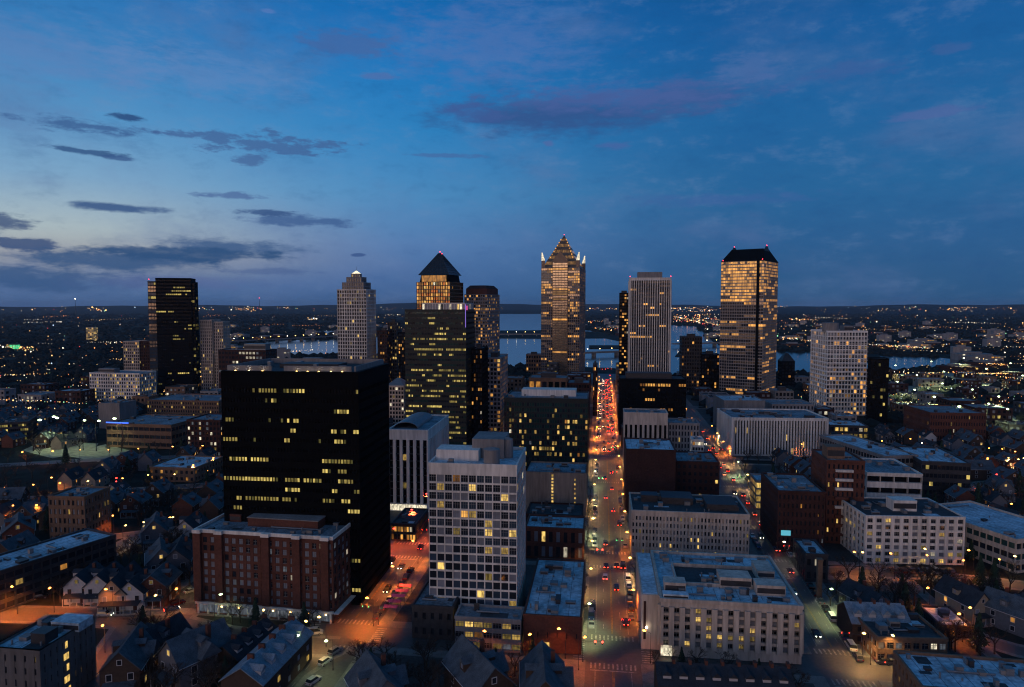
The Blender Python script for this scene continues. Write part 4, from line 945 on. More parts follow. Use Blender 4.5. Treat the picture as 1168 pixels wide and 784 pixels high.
for px, py, k, w in ((20, 701, 'sod', 4500), (62, 699, 'sod', 4500), (129, 703, 'sod', 700), (172, 714, 'warm', 1500), (205, 700, 'sod', 1300), (228, 680, 'warm', 1500), (120, 745, 'sod', 1500), (100, 775, 'red', 1200), (300, 733, 'warm', 900), (345, 741, 'warm', 1200),
                     (372, 738, 'warm', 1600), (380, 765, 'pale', 900), (335, 765, 'pale', 500), (245, 711, 'pale', 500), (60, 664, 'sod', 1500), (92, 646, 'warm', 1200), (104, 608, 'red', 2600), (130, 610, 'sod', 1500), (186, 618, 'sod', 3000), (201, 612, 'warm', 2000),
                     (209, 618, 'sod', 900), (55, 565, 'sod', 3000), (2, 577, 'red', 2500), (132, 568, 'red', 2500), (138, 564, 'red', 2500), (225, 548, 'sod', 3500), (240, 540, 'sod', 2500), (172, 532, 'sod', 2000), (22, 618, 'red', 2400), (27, 622, 'red', 1500),
                     (645, 752, 'sod', 500), (560, 757, 'sod', 600), (610, 757, 'sod', 450), (742, 757, 'sod', 350), (660, 765, 'sod', 1200), (1012, 757, 'warm', 1000), (1098, 733, 'sod', 1500), (1110, 725, 'sod', 900), (1060, 700, 'sod', 700), (945, 540, 'sod', 2500), (1045, 530, 'sod', 4500),
                     (1050, 520, 'white', 1200), (1035, 515, 'sod', 3500), (1018, 520, 'sod', 3000), (947, 520, 'sod', 3500), (1070, 545, 'sod', 2500), (1115, 545, 'sod', 2500), (1149, 540, 'warm', 5000), (1157, 541, 'warm', 5000), (1164, 540, 'warm', 5000), (1130, 540, 'sod', 3500), (1140, 560, 'red', 2500),
                     (1110, 655, 'sod', 1000), (1060, 655, 'warm', 600), (900, 645, 'white', 900), (1095, 598, 'sod', 1200), (1063, 618, 'warm', 700), (980, 655, 'warm', 500), (1150, 660, 'warm', 700)):
    x, y = G(px, py); z0 = 'among the houses west of the brick apartments' if px < 350 else ('on the cross street below the white tower' if px < 760 else 'among the yards east of the right street')
    lamp(x, y, random.uniform(0, 6.28), k, w, z0)
for px, py, w in ((1025, 436, 14000), (1060, 430, 14000), (1150, 432, 14000), (1070, 462, 14000), (1040, 470, 12000), (1125, 490, 9000), (1095, 425, 14000), (55, 510, 9000), (38, 515, 5000), (72, 512, 5000), (95, 514, 7000), (110, 515, 4000), (140, 512, 4000), (1025, 460, 14000), (1045, 450, 14000), (1080, 445, 16000), (1110, 470, 12000), (1060, 480, 10000), (1140, 480, 10000), (1120, 440, 16000), (1160, 450, 14000), (1100, 495, 8000), (1150, 500, 8000)):
    x, y = G(px, py); lamp(x, y, random.uniform(0, 6.28), 'pale', w, 'of the parking lots beyond the houses')

px = 0
for k, (a0, b0, a1, b1, n) in enumerate(((5, 532, 245, 522, 7), (-5, 576, 248, 553, 8), (66, 640, 245, 602, 6), (0, 600, 50, 596, 2), (1060, 602, 1160, 594, 4), (960, 656, 1160, 668, 5), (905, 522, 1020, 516, 5), (1120, 524, 1168, 531, 3))):
    for i in range(n):
        f = (i+.5)/n; x, y = G(a0+(a1-a0)*f, b0+(b1-b0)*f+1.5); lamp(x, y, random.uniform(0, 6.28), random.choice(('sod', 'sod', 'sod', 'warm')), random.uniform(300, 1100), ('on the upper street of the western blocks', 'on the middle street of the western blocks', 'on the lower street of the western blocks', 'west of the small brick flats', 'behind the white office block', 'below the white office block', 'in front of the brick depot', 'east of the brick depot')[k])
# traffic signals
def signal(x, y, rz, col, where, prot={}):
    mt = GREENL if col == 'green' else REDL
    if col not in prot:
        o = empty('traffic_signal', '%s traffic signal %s' % (col, where), 'traffic light', (x, y, .13), rz, 'traffic signals at the crossings')
        m = MB(); m.cyl(0, 0, 0, 6.2, .12, .09, METALD, 8); m.build('pole', o)
        m = MB(); m.bar((0, 0, 6), (5.5, 0, 6.3), .08, .05, METALD, 6); m.build('mast_arm', o)
        for k in (3.4, 5.4):
            h = MB(); h.box(k-.2, -.2, 5.3, k+.2, .2, 6.5, METALD); hh = h.build('signal_head', o)
            g = MB(); zz = {'green': 5.5, 'red': 6.2}[col]; g.ball(k, -.24, zz, .3, .12, .3, mt, 8, 5); g.build('signal_lens', hh)
        reg(o); prot[col] = o; return o
    return dup(prot[col], (x, y, .13), rz, '%s traffic signal %s' % (col, where))
wn = ['at the lowest crossing', 'at the second crossing', 'at the third crossing', 'at the fourth crossing']
for i, (s, w) in enumerate(SX[:4]):
    x, y = ST(s+w/2+1, 12); signal(x, y, yawg+pi, 'green' if i in (1, 3) else 'red', 'far right corner, avenue %s' % wn[i])
    x, y = ST(s-w/2-1, -4.7); signal(x, y, yawg, 'green' if i in (2,) else 'red', 'near left corner, avenue %s' % wn[i])
    x, y = ST(s+w/2+1, tc(s)+7.3); signal(x, y, yawg+pi, 'red' if i != 2 else 'green', 'on the right street %s' % wn[i])
    x, y = ST(s+w/2+1, -69.3+.6); signal(x, y, yawg+pi, 'red' if i else 'green', 'on the left street %s' % wn[i])
x, y = ST(372, -3.2); light(None, (x, y, 5), (.1, 1, .3), 1200, name='signal_glow').parent = None
# ------------------------------------------------------------------ vehicles
TYRE = surf('tyre', (.02, .02, .02), .9); CG = glass('car_glass', (.02, .025, .03), .08)
HEADL = bulb('headlight_glow', (1, .9, .7), 16); TAILL = bulb('tail_light_glow', (1, .04, .02), 15); LENS = surf('lamp_lens', (.4, .4, .4), .2); LENSR = surf('tail_lens', (.25, .01, .01), .2)
def car_proto(style, color, on, label):
    o = empty('parked_car' if on == 0 else 'car', label, 'van' if style == 'van' else 'car', (0, 0, 0))
    pm = surf('car_paint_' + color, {'white': (.6, .6, .6), 'silver': (.35, .36, .38), 'black': (.02, .02, .022), 'red': (.08, .012, .012), 'blue': (.03, .06, .16), 'grey': (.12, .12, .13)}[color], .25, .3, var=.06, spec=.6)
    L, W = (4.6, 1.84) if style != 'van' else (5.4, 2.0)
    prof = {'sedan': [(-2.3, .35), (-2.28, .8), (-1.6, .95), (-.95, 1.0), (.95, 1.0), (1.9, .86), (2.28, .66), (2.3, .35)],
            'suv': [(-2.3, .4), (-2.3, .95), (-2.2, 1.1), (-.95, 1.1), (1.0, 1.1), (1.95, 1.0), (2.3, .8), (2.3, .4)],
            'van': [(-2.7, .4), (-2.7, 1.1), (-2.6, 1.2), (-1, 1.2), (1.7, 1.2), (2.3, 1.05), (2.7, .8), (2.7, .4)]}[style]
    cab = {'sedan': [(-1.55, .96), (-.85, 1.42), (.35, 1.44), (1.05, 1.0)], 'suv': [(-2.2, 1.1), (-1.9, 1.72), (.4, 1.74), (1.05, 1.1)], 'van': [(-2.6, 1.2), (-2.5, 2.1), (1.2, 2.1), (1.95, 1.2)]}[style]
    m = MB(); h = W/2
    m.frust([(x, -h, z) for x, z in prof], [(x, h, z) for x, z in prof], pm)
    top = [(x, z) for x, z in cab]
    m.frust([(x*.97, -h+.2, z+.05) for x, z in top[1:3]] + [(top[2][0]*.97, -h+.2, z+.0) for x, z in top[2:3]], [(x*.97, h-.2, z+.05) for x, z in top[1:3]] + [(top[2][0]*.97, h-.2, z) for x, z in top[2:3]], pm)
    body = m.build('body', o)
    m = MB(); i0 = [(x, -h+(.08 if k in (0, 3) else .24), z) for k, (x, z) in enumerate(cab)]; i1 = [(x, -y, z) for x, y, z in i0]
    m.frust(i0, i1, CG); m.build('windows', o)
    for sx in (-1, 1):
        for sy in (-1, 1):
            m = MB(); x = sx*L*.31; r = .34
            m.frust([(x+r*cos(2*pi*i/12), sy*(h+.02), r+r*sin(2*pi*i/12)) for i in range(12)], [(x+r*cos(2*pi*i/12), sy*(h-.22), r+r*sin(2*pi*i/12)) for i in range(12)], TYRE)
            m.frust([(x+.2*cos(2*pi*i/8), sy*(h+.035), r+.2*sin(2*pi*i/8)) for i in range(8)], [(x+.2*cos(2*pi*i/8), sy*(h+.01), r+.2*sin(2*pi*i/8)) for i in range(8)], METAL)
            m.build('wheel', o)
    for sy in (-1, 1):
        m = MB(); m.ball(L/2-.02, sy*(h-.32), .68, .08, .22, .12, HEADL if on & 1 else LENS, 8, 4); m.build('headlight', o)
        m = MB(); m.ball(-L/2+.02, sy*(h-.3), .8, .08, .24, .14, TAILL if on & 2 else LENSR, 8, 4); m.build('tail_light', o)
    if on: o['lights'] = on; del o['lights']
    reg(o); return o
CP = {}
CN = {}
def car(x, y, rz, style, color, on, where, lab=None):
    st = {'sedan': 'sedan', 'suv': 'tall car', 'van': 'van'}[style]
    lt = {0: 'unlit', 1: 'headlight lit', 2: 'tail lit', 3: 'lit'}[on]
    key = (st, color, lt, where); CN[key] = CN.get(key, 0)+1
    lb = lab or '%s %s %s, %s of these %s' % (lt, color, st, od(CN[key]-1), where)
    k = (style, color, on)
    if k not in CP: o = CP[k] = car_proto(style, color, on, lb); o.location = (x, y, .03); o.rotation_euler = (0, 0, rz); o['group'] = 'cars on the city streets'
    else: o = dup(CP[k], (x, y, .03), rz, lb)
    return o
CL = ['white', 'silver', 'black', 'grey', 'blue', 'red', 'black', 'grey']; SY = ['sedan', 'suv', 'sedan', 'suv', 'van']
hd = pi/2-A0        # heading away along the grid
def rc(): return random.choice(SY), random.choice(CL)
used = []
def carst(s, t, away, on, where, jit=.25):
    st, c = rc(); x, y = ST(s, t+random.uniform(-jit, jit)); return car(x, y, hd+(0 if away else pi)+random.uniform(-.03, .03), st, c, on, where)
# parked along the avenue
for (s0, s1) in edges[1:7]:
    s = s0+9
    while s < s1-9:
        if random.random() < .5: carst(s, 3.65-6.3, False, 0, 'parked on the west side of the avenue')
        if random.random() < .55: carst(s+1, 3.65+6.3, True, 0, 'parked on the east side of the avenue')
        s += 6.2
ax = [(s, t) for s in (201, 208) for t in ()]
for s, t, on in ((212, 7.9, 2), (238, 5.8, 2), (259, 5.9, 2), (258, 1.9, 2), (258.5, 8.6, 2), (247, 2.0, 2), (283, 2, 2), (309, 8.2, 2), (330, 5.8, 3), (352, 2.5, 2), (369, 6, 2), (391, 2, 2), (405, 6, 2)):
    carst(s, t, True, on, 'driving up the avenue')
s = 455
while s < 930:
    for t in (-1.4, 1.9, 5.4, 8.6):
        if random.random() < (.7 if s > 540 else .42): carst(s+random.uniform(-2, 2), t, t > 3 or random.random() < .4, random.choice((2, 2, 2, 0)) if t > 3 else random.choice((1, 1, 2)), 'in the jammed far stretch of the avenue')
    s += 9.5
# left street
for s, t, aw, on in ((226, -74, 0, 1), (240, -80.5, 0, 1), (247, -75.2, 0, 1), (252, -80.6, 0, 1), (268, -73, 1, 2), (285, -79, 0, 1), (300, -74, 1, 2), (330, -80, 0, 1), (205, -83.8, 0, 0), (211, -83.9, 0, 0), (217, -83.8, 0, 0), (223, -83.8, 0, 0), (214, -71.2, 1, 2), (345, -74, 1, 2), (352, -77, 1, 2), (360, -80, 0, 1), (400, -75, 1, 2), (430, -78, 1, 2)):
    carst(s, t, aw, on, 'on the orange lit left street')
for i in range(7): carst(206+6.3*i, -70.6, True, 0, 'parked by the podium on the left street')
for i in range(40):
    s = 460+i*9; carst(s, random.choice((-80, -76, -73)), True, 2, 'far up the left street')
# right street
def tcar(s, off, aw, on, where):
    st, c = rc(); x, y = ST(s, tc(s)+off); a = hd-.03; return car(x, y, a+(0 if aw else pi), st, c, on, where)
for i in range(16):
    if i not in (3, 9, 10): tcar(199+6.2*i, 5.3, True, 0, 'parked on the east side of the right street')
for i in range(14):
    if i % 4 != 1: tcar(275+6.4*i, -5.2, False, 0, 'parked on the west side of the right street')
for s, off, aw, on in ((212, -2.5, 0, 1), (243, -2, 0, 1), (262, 1.5, 1, 2), (285, 1.6, 1, 2), (300, -1.8, 0, 1), (306, 1.6, 1, 2), (318, 1.5, 1, 2), (333, 1.4, 1, 2), (340, -2, 0, 1), (352, 1.5, 1, 2), (366, 1.6, 1, 2), (369, -2, 0, 1), (398, 1.6, 1, 2), (410, -1.7, 1, 2), (419, 1.6, 1, 2), (428, -1.8, 1, 2), (436, 1.5, 1, 2), (468, 1.5, 1, 2), (478, -2, 1, 2), (486, 1.5, 1, 2), (500, -2, 0, 1), (520, 1.5, 1, 2), (548, 1.5, 1, 2)):
    tcar(s, off, aw, on, 'driving on the right street')
# a few elsewhere
for px, py, a, on, wh in ((358, 724, .2, 0, 'waiting at the kerb before the floodlit apartments'), (371, 757, 1.1, 0, 'in the yard road'), (358, 779, 1.1, 0, 'in the yard road'), (382, 745, 1.1, 0, 'in the yard road'), (196, 697, .6, 3, 'turning into the slip road'), (203, 690, .8, 1, 'on the slip road'), (217, 676, .9, 0, 'on the slip road'), (30, 681, .5, 3, 'on the road beside the long school'), (56, 666, .5, 0, 'on the road beside the long school'),
                          (46, 683, .5, 0, 'on the road beside the long school'), (120, 703, 0, 1, 'on the wide orange lit road'), (208, 768, .7, 2, 'in the lane between dark houses'), (212, 760, .7, 1, 'in the lane between dark houses'), (170, 686, .1, 0, 'before the white gabled houses'), (157, 688, .1, 1, 'before the white gabled houses'), (652, 742, 0, 0, 'in front of the brick hall'), (1008, 757, -.1, 1, 'under the orange lit eaves'), (1018, 758, -.1, 2, 'under the orange lit eaves')):
    x, y = G(px, py); st, c = rc(); car(x, y, a, st, 'white' if px in (358,) else c, on, wh)
for i, (px, py) in enumerate([(1020+9*k, 653) for k in range(8)] + [(1030+7*k, 549) for k in range(3)]):
    x, y = G(px, py); st, c = rc(); car(x, y, hd+.1, st, c, 0, 'in the yard east of the right street')

# awnings (magenta lit) by the podium, near the left street
pk = surf('awning_cloth_pink', (.42, .1, .24), .8)
for i in range(5):
    x, y = ST(209+i*4.2, -67.2); m = MB(); m.frust([(-2.2, -1, 2.3), (2.2, -1, 2.3), (2.2, 1, 2.3), (-2.2, 1, 2.3)], [(-2.2, -.1, 2.9), (2.2, -.1, 2.9), (2.2, .1, 2.9), (-2.2, .1, 2.9)], pk)
    o = empty('street_canopy', 'pink striped street canopy, %s counted away from the lowest crossing' % od(i), 'canopy', (x, y, .13), yawg, 'pink canopies beside the left street'); m.build('canopy_roof', o)
    for sx in (-2, 2):
        q = MB(); q.cyl(sx, 0, 0, 2.4, .06, .06, METALD, 6); q.build('leg', o)
x, y = ST(216, -67); light(None, (x, y, 5.5), (1, .15, .5), 1500, name='canopy_light')

# ------------------------------------------------------------------ houses
HW = [surf('siding_white', (.46, .45, .45), .8, var=.12), surf('siding_grey', (.12, .125, .14), .8, var=.15), surf('siding_cream', (.28, .24, .18), .8, var=.15), surf('siding_brown', (.06, .04, .03), .85, var=.2), BRICK]
def house_parts(o, w, d, h, rh, wm, rm, p, wing=False):
    m = MB(); m.box(-w/2, -d/2, 0, w/2, d/2, h, wm)
    m.poly([(-w/2, -d/2-.001, h), (w/2, -d/2-.001, h), (0, -d/2-.001, h+rh)], wm); m.poly([(w/2, d/2+.001, h), (-w/2, d/2+.001, h), (0, d/2+.001, h+rh)], wm)
    m.box(-1.4, -d/2-1.8, 0, 1.4, -d/2-.002, .5, CONC); m.build('wall', o)
    r = MB(); e = .45; k = rh/(w/2)
    for sx in (-1, 1):
        a = [(sx*(w/2+e), -d/2-e, h-e*k), (0, -d/2-e, h+rh), (0, d/2+e, h+rh), (sx*(w/2+e), d/2+e, h-e*k)]
        if sx > 0: a = a[::-1]
        r.frust(a, [(x, y, z+.22) for x, y, z in a], rm)
    if wing:
        a = [(w*.06, -d*.12, h), (w/2+1.2, -d*.12, h), (w/2+1.2, d*.2, h), (w*.06, d*.2, h)]
        r.frust([(w*.1, -d*.2, h+.1), (w/2+1.6, -d*.2, h+.1), (w/2+1.6, d*.2, h+.1), (w*.1, d*.2, h+.1)], [(w*.1, -.05, h+rh*.7), (w/2+1.6, -.05, h+rh*.7), (w/2+1.6, .05, h+rh*.7), (w*.1, .05, h+rh*.7)], rm)
    rf = r.build('roof', o)
    pm = MB(); pm.frust([(-w*.42, -d/2-2.3, 2.7), (w*.42, -d/2-2.3, 2.7), (w*.42, -d/2-.01, 3.3), (-w*.42, -d/2-.01, 3.3)], [(-w*.42, -d/2-2.3, 2.85), (w*.42, -d/2-2.3, 2.85), (w*.42, -d/2-.01, 3.45), (-w*.42, -d/2-.01, 3.45)], rm)
    for xx in (-w*.4, -w*.13, w*.13, w*.4): pm.box(xx-.08, -d/2-2.2, 0, xx+.08, -d/2-2.05, 2.7, HW[0])
    pm.box(-w*.42, -d/2-2.25, 0, w*.42, -d/2-1.85, .45, CONC); pm.build('porch', o)
    for sx in (-1, 1):
        dm = MB(); a0 = sx*w*.26; zt = h+rh*(1-abs(a0)/(w/2)); dm.box(min(a0, a0+sx*1.3), -1.0, zt-.9, max(a0, a0+sx*1.3), 1.0, zt+.75, wm)
        dm.frust([(a0-sx*1.4, -1.25, zt+.75), (a0+sx*1.55, -1.25, zt+.75), (a0+sx*1.55, 1.25, zt+.75), (a0-sx*1.4, 1.25, zt+.75)], [(a0-sx*1.4, -.04, zt+1.6), (a0+sx*1.55, -.04, zt+1.6), (a0+sx*1.55, .04, zt+1.6), (a0-sx*1.4, .04, zt+1.6)], rm)
        xg = a0+sx*1.32; dm.box(min(xg, xg+sx*.04), -.45, zt-.45, max(xg, xg+sx*.04), .45, zt+.5, GDIM); dm.build('dormer', rf)
        gm = MB(); gm.bar((sx*(w/2+.5), -d/2-.4, h-.45), (sx*(w/2+.5), d/2+.4, h-.45), .09, .09, HW[0], 5); gm.build('gutter', rf)
    c = MB(); c.box(w*.18, d*.1, h+rh*.4, w*.18+.8, d*.1+.8, h+rh+1.0, BRICK); c.build('chimney', rf)
    def win(x, y, z, ww, hh, rz, name='window'):
        m = MB(); mt = random.choice(WY+WA) if random.random() < p else random.choice((GD, GDIM, GD))
        m.box(-ww/2, -.05, -hh/2, ww/2, -.015, hh/2, mt); 
        for q in ((-ww/2-.12, -hh/2-.12, ww/2+.12, -hh/2), (-ww/2-.12, hh/2, ww/2+.12, hh/2+.12)): m.box(q[0], -.1, q[1], q[2], -.01, q[3], HW[0])
        for q in (-ww/2-.12, ww/2): m.box(q, -.1, -hh/2, q+.12, -.01, hh/2, HW[0])
        n = m.build(name, o); n.location = (x, y, z); n.rotation_euler = (0, 0, rz)
    for x in (-w*.27, w*.27):
        win(x, -d/2, h*.72, 1.1, 1.5, 0); 
    win(-w*.27, -d/2, h*.28, 1.3, 1.5, 0); win(0, -d/2, h+rh*.4, .9, 1.1, 0)
    dm = MB(); dm.box(w*.12, -d/2-.09, .5, w*.12+1.1, -d/2-.01, 2.6, BRICKD); dm.build('door', o)
    for yy in (-d*.25, d*.2):
        win(w/2, yy, h*.7, 1.1, 1.4, pi/2); win(-w/2, yy, h*.7, 1.1, 1.4, -pi/2); win(-w/2, yy, h*.28, 1.1, 1.4, -pi/2); win(w/2, yy, h*.28, 1.1, 1.4, pi/2)
HP = []
for i in range(9):
    o = empty('house', 'x', 'house', (0, 0, 0))
    house_parts(o, 7.5+(i % 3)*.9, 11+(i % 4)*1.2, 5.6+(i % 3)*.6, 3.4+(i % 2)*.8, HW[[0, 1, 3, 2, 4, 3, 1, 3, 4][i]], SHING if i % 3 else SHINGD, .16, i % 2 == 1)
    reg(o); HP.append([o, False, 12+(i % 4)*1.2])
HC = ['white', 'grey', 'brown', 'cream', 'brick', 'brown', 'grey', 'brown', 'brick']
HOUSES = []
def house(x, y, rz, i, label, grp='gabled houses of the dark neighbourhoods', sc=1.0):
    h = HP[i]
    if not h[1]: o = h[0]; h[1] = True; o.location = (x, y, .05); o.rotation_euler = (0, 0, rz); o['label'] = label; o['group'] = grp; o.scale = (sc,)*3
    else: o = dup(h[0], (x, y, .05), rz, label, grp, sc)
    FOOT.append((x, y, cos(rz), sin(rz), 5.2*sc, 7.5*sc)); HOUSES.append((x, y)); return o
hero_h = [(99, 681, .1, 0, 'white gabled house, first of the pale pair by the orange crossing'), (122, 681, .1, 0, 'white gabled house with porch, second of the pale pair by the orange crossing'), (141, 687, .12, 3, 'cream gabled house just right of the pale pair'),
          (158, 689, .1, 0, 'tall white fronted house with dark side wing near the orange crossing'), (182, 684, .1, 4, 'orange lit brick house close to the slip road'), (184, 655, .5, 1, 'single pale gable catching light alone above the white pair'), (22, 622, .6, 4, 'house washed in red lamp light at the edge of the dark blocks'),
          (205, 652, .3, 6, 'grey house in front of the slip road bend'), (218, 618, .1, 0, 'white gable at the corner of the brick apartments roof'), (178, 620, .4, 1, 'grey gable behind the yellow street lamp'),
          (545, 800, .5, 7, 'big dark gabled house rising at the bottom below the lit podium'), (430, 818, .5, 1, 'pale gabled house at the bottom near the yard road'),
          (225, 772, -.6, 1, 'dark blue gabled house in the lane of small cars'), (180, 752, -.4, 6, 'dark house left of the lane with small cars'), (150, 775, .2, 7, 'dark house at the bottom beside the side road'), (620, 812, 0, 7, 'dark low house at the bottom beside the avenue')]
for px, py, a, i, lb in hero_h:
    x, y = G(px, py); house(x, y, a, i, lb, sc=1.12 if 90 < px < 190 else 1.25)
# long terrace, blue roof, bottom
def terrace(name, label, p0, p1, wd, h, rh, wm, rm, n):
    (x0, y0), (x1, y1) = G(*p0), G(*p1); L = hypot(x1-x0, y1-y0); rz = atan2(y1-y0, x1-x0); o = empty(name, label, 'terrace', (x0, y0, .05), rz)
    m = MB(); m.box(0, 0, 0, L, wd, h, wm); m.poly([(-.001, wd, h), (-.001, 0, h), (-.001, wd/2, h+rh)], wm); m.poly([(L+.001, 0, h), (L+.001, wd, h), (L+.001, wd/2, h+rh)], wm)
    m.build('wall', o); r = MB()
    r.frust([(-.5, -.5, h-.3), (L+.5, -.5, h-.3), (L+.5, wd/2, h+rh), (-.5, wd/2, h+rh)], [(-.5, -.5, h-.05), (L+.5, -.5, h-.05), (L+.5, wd/2, h+rh+.25), (-.5, wd/2, h+rh+.25)], rm)
    r.frust([(L+.5, wd+.5, h-.3), (-.5, wd+.5, h-.3), (-.5, wd/2, h+rh), (L+.5, wd/2, h+rh)], [(L+.5, wd+.5, h-.05), (-.5, wd+.5, h-.05), (-.5, wd/2, h+rh+.25), (L+.5, wd/2, h+rh+.25)], rm)
    ro = r.build('roof', o)
    for i in range(n):
        xx = L*(i+.5)/n; d = MB(); d.box(xx-1, wd*.12, h, xx+1, wd*.35, h+rh*.62, HW[0]); d.frust([(xx-1.2, wd*.08, h+rh*.62), (xx+1.2, wd*.08, h+rh*.62), (xx+1.2, wd*.42, h+rh*.7), (xx-1.2, wd*.42, h+rh*.7)], [(xx-.05, wd*.08, h+rh*.98), (xx+.05, wd*.08, h+rh*.98), (xx+.05, wd*.45, h+rh*.99), (xx-.05, wd*.45, h+rh*.99)], rm); d.build('dormer', ro)
        for z in (1.7, 4.6):
            w = MB(); w.box(xx-.6, -.08, z-.7, xx+.6, -.01, z+.7, random.choice((GD, GD, GDIM, WY[1]))); w.build('window', o); w = MB(); w.box(xx-.6, wd+.01, z-.7, xx+.6, wd+.08, z+.7, random.choice((GD, GDIM, WA[1], GD))); w.build('window', o)
        c = MB(); c.box(xx+1.8, wd*.45, h+rh*.6, xx+2.5, wd*.6, h+rh+1.1, BRICK); c.build('chimney', ro)
    FOOT.append(((x0+x1)/2-sin(rz)*wd/2, (y0+y1)/2+cos(rz)*wd/2, cos(rz), sin(rz), L/2+2, wd/2+2)); return o
terrace('terraced_houses', 'long terrace with blue roof and white dormers at the bottom below the brick apartments', (300, 815), (356, 752), 11, 7.5, 3.6, HW[3], SHINGB, 5)
terrace('terraced_houses', 'low dark terrace left of the long blue roofed one', (272, 778), (318, 742), 9, 6, 3, HW[3], SHINGD, 4)
terrace('terraced_houses', 'blue roofed terrace with bright gable end east of the right street', (972, 735), (1038, 738), 12, 6.5, 3.6, HW[3], SHINGB, 4)
terrace('terraced_houses', 'slate roofed terrace crossing the bottom in front of the large stone block', (752, 809), (905, 816), 10, 6.2, 3.0, HW[3], SHINGD, 8)
for px, py, a, i, lb in ((985, 700, .3, 6, 'dark slate house behind the blue roofed terrace'), (1098, 700, .2, 3, 'cream fronted house with amber windows beside the east lane'), (1075, 690, .3, 1, 'pale grey house left of the cream fronted one'), (1130, 705, .1, 7, 'brown house with lit porch right of the cream fronted one'), (1150, 715, .5, 1, 'grey gabled house below the banded office'),
                         (1092, 618, .4, 0, 'white lit gable behind the white office block'), (1110, 612, .1, 3, 'cream gabled house near the yellow lamp'), (1128, 606, .2, 1, 'grey gable between two pale houses'), (1146, 604, .1, 3, 'sandy gabled house near the banded office'), (1062, 610, .3, 1, 'blue grey gable just right of the parking garage')):
    x, y = G(px, py)
    if clear(x, y, 2): house(x, y, a, i, lb)
def rows_of_houses(s0, s1, t0, t1, where, base, maxn):
    n = 0; r = 0; s = s0
    while s < s1 and n < maxn:
        k = 0; t = t0+random.uniform(0, 5)
        while t < t1 and n < maxn:
            x, y = ST(s+random.uniform(-2, 2), t); px, py = proj(x, y, 0)
            if -30 < px < 1200 and py < 800 and clear(x, y, 7) and not onriver(x, y) and random.random() < .88:
                i = random.choice([1, 2, 4, 5, 6, 7, 8, 0 if random.random() < .3 else 7, 3 if random.random() < .4 else 6])
                house(x, y, base+random.choice((0, pi, pi/2 if random.random() < .3 else 0))+random.uniform(-.08, .08), i, '%s gabled house, %s in the %s row %s' % (HC[i], od(k), od(r), where)); k += 1; n += 1
            t += 11.5+random.uniform(0, 3)
        s += 21; r += 1
rows_of_houses(212, 560, -290, -128, 'west of the brick apartments', .1, 105)
rows_of_houses(170, 560, 112, 330, 'east of the right street', -.1, 70)
rows_of_houses(430, 560, -560, -290, 'far west of the black tower', .0, 60)

# ------------------------------------------------------------------ generic low buildings
GBN = 0
def generic(x, y, rz, w, d, h, label, grp, wl=None, p=.1, far=False):
    b = Bld('low_building' if h < 18 else 'mid_rise_building', label, 'building', x, y, rz, grp)
    b.block(0, 0, 0, w, d, h, wl or random.choice((STONED, BRICKD, CONC, BRICKT, DARK, BRICKD, BRICKD)), max(2, int(w/4)), max(1, int(h/3.6)), pf=.45, sf=.45, glassm=[GD, GBK, GDIM], pal=random.choice((WY, WA, WO, WW)), p=p, roof=random.choice((ROOFM, ROOF, ROOFM, ROOFD)), sb=max(2, int(d/5)))
    if not far: b.clutter(0, 0, h, w, d, 3)
    add_foot(x, y, rz, w, d, 1); b.finish(minpx=16); return b
def fill(s0, s1, t0, t1, where, n, hr, step=34, p=.1, grp=None):
    k = 0; r = 0; s = s0
    while s < s1 and k < n:
        t = t0; c = 0
        while t < t1 and k < n:
            w, d = random.uniform(13, min(30, step-6)), random.uniform(13, 26); x, y = ST(s+random.uniform(-4, 4), t); cx, cy = x+w/2, y+d/2; px, py = proj(cx, cy, 0); h = random.uniform(*hr)
            if -20 < px < 1190 and clear(cx, cy, max(w, d)/2+1) and not onriver(cx, cy) and not onriver(cx, cy+30) and random.random() < .85:
                generic(x, y, yawg+random.uniform(-.03, .03), w, d, h, 'low building, %s in the %s line %s' % (od(c), od(r), where), grp or 'low buildings around downtown', p=p); k += 1; c += 1
            t += step
        s += step*1.05; r += 1
fill(455, 640, -66, -28, 'between the two left streets', 20, (14, 26), 24, .15)
fill(290, 640, 14, 64, 'between avenue and right street', 12, (8, 18), 26, .15)
fill(560, 930, -66, -24, 'left of the far avenue', 18, (14, 30), 30, .12)
fill(560, 930, 18, 70, 'right of the far avenue', 18, (12, 26), 30, .12)
fill(520, 1000, -620, -100, 'west of downtown towards the water', 60, (6, 15), 42, .12)
fill(480, 1000, 100, 330, 'east of downtown beside the river', 34, (6, 14), 42, .1)
fill(560, 1000, 330, 720, 'among the eastern parking lots', 34, (5, 10), 52, .1)

# distant buildings past the river and in the suburbs
dn = 0
FP = []
for i in range(3):
    o = empty('distant_building', 'x', 'building', (0, 0, 0)); m = MB(); w, d, h = ((60, 25, 12), (30, 22, 20), (45, 40, 9))[i]
    m.box(-w/2, -d/2, 0, w/2, d/2, h, (CONC, STONED, BRICKD)[i]); m.box(-w/4, -d/4, h, w/4, d/4, h+3, CONC); m.build('wall', o)
    g_ = MB()
    for a in range(int(w/6)):
        for c in range(int(h/4)):
            if random.random() < .3: g_.box(-w/2+1+a*6, -d/2-.4, 1+c*4, -w/2+5+a*6, -d/2-.01, 3.2+c*4, random.choice(WY+WA+WW))
    q = g_.build('lit_windows', o); q['kind'] = 'stuff'
    reg(o); FP.append([o, False])
zones = [('on the far western plain', -520, -60, 1050, 3200, 30), ('across the river beyond the avenue', -20, 330, 1750, 4200, 26), ('on the far eastern plain', 330, 900, 1450, 3600, 40), ('on the east bank by the lots', 380, 700, 1000, 1350, 12)]
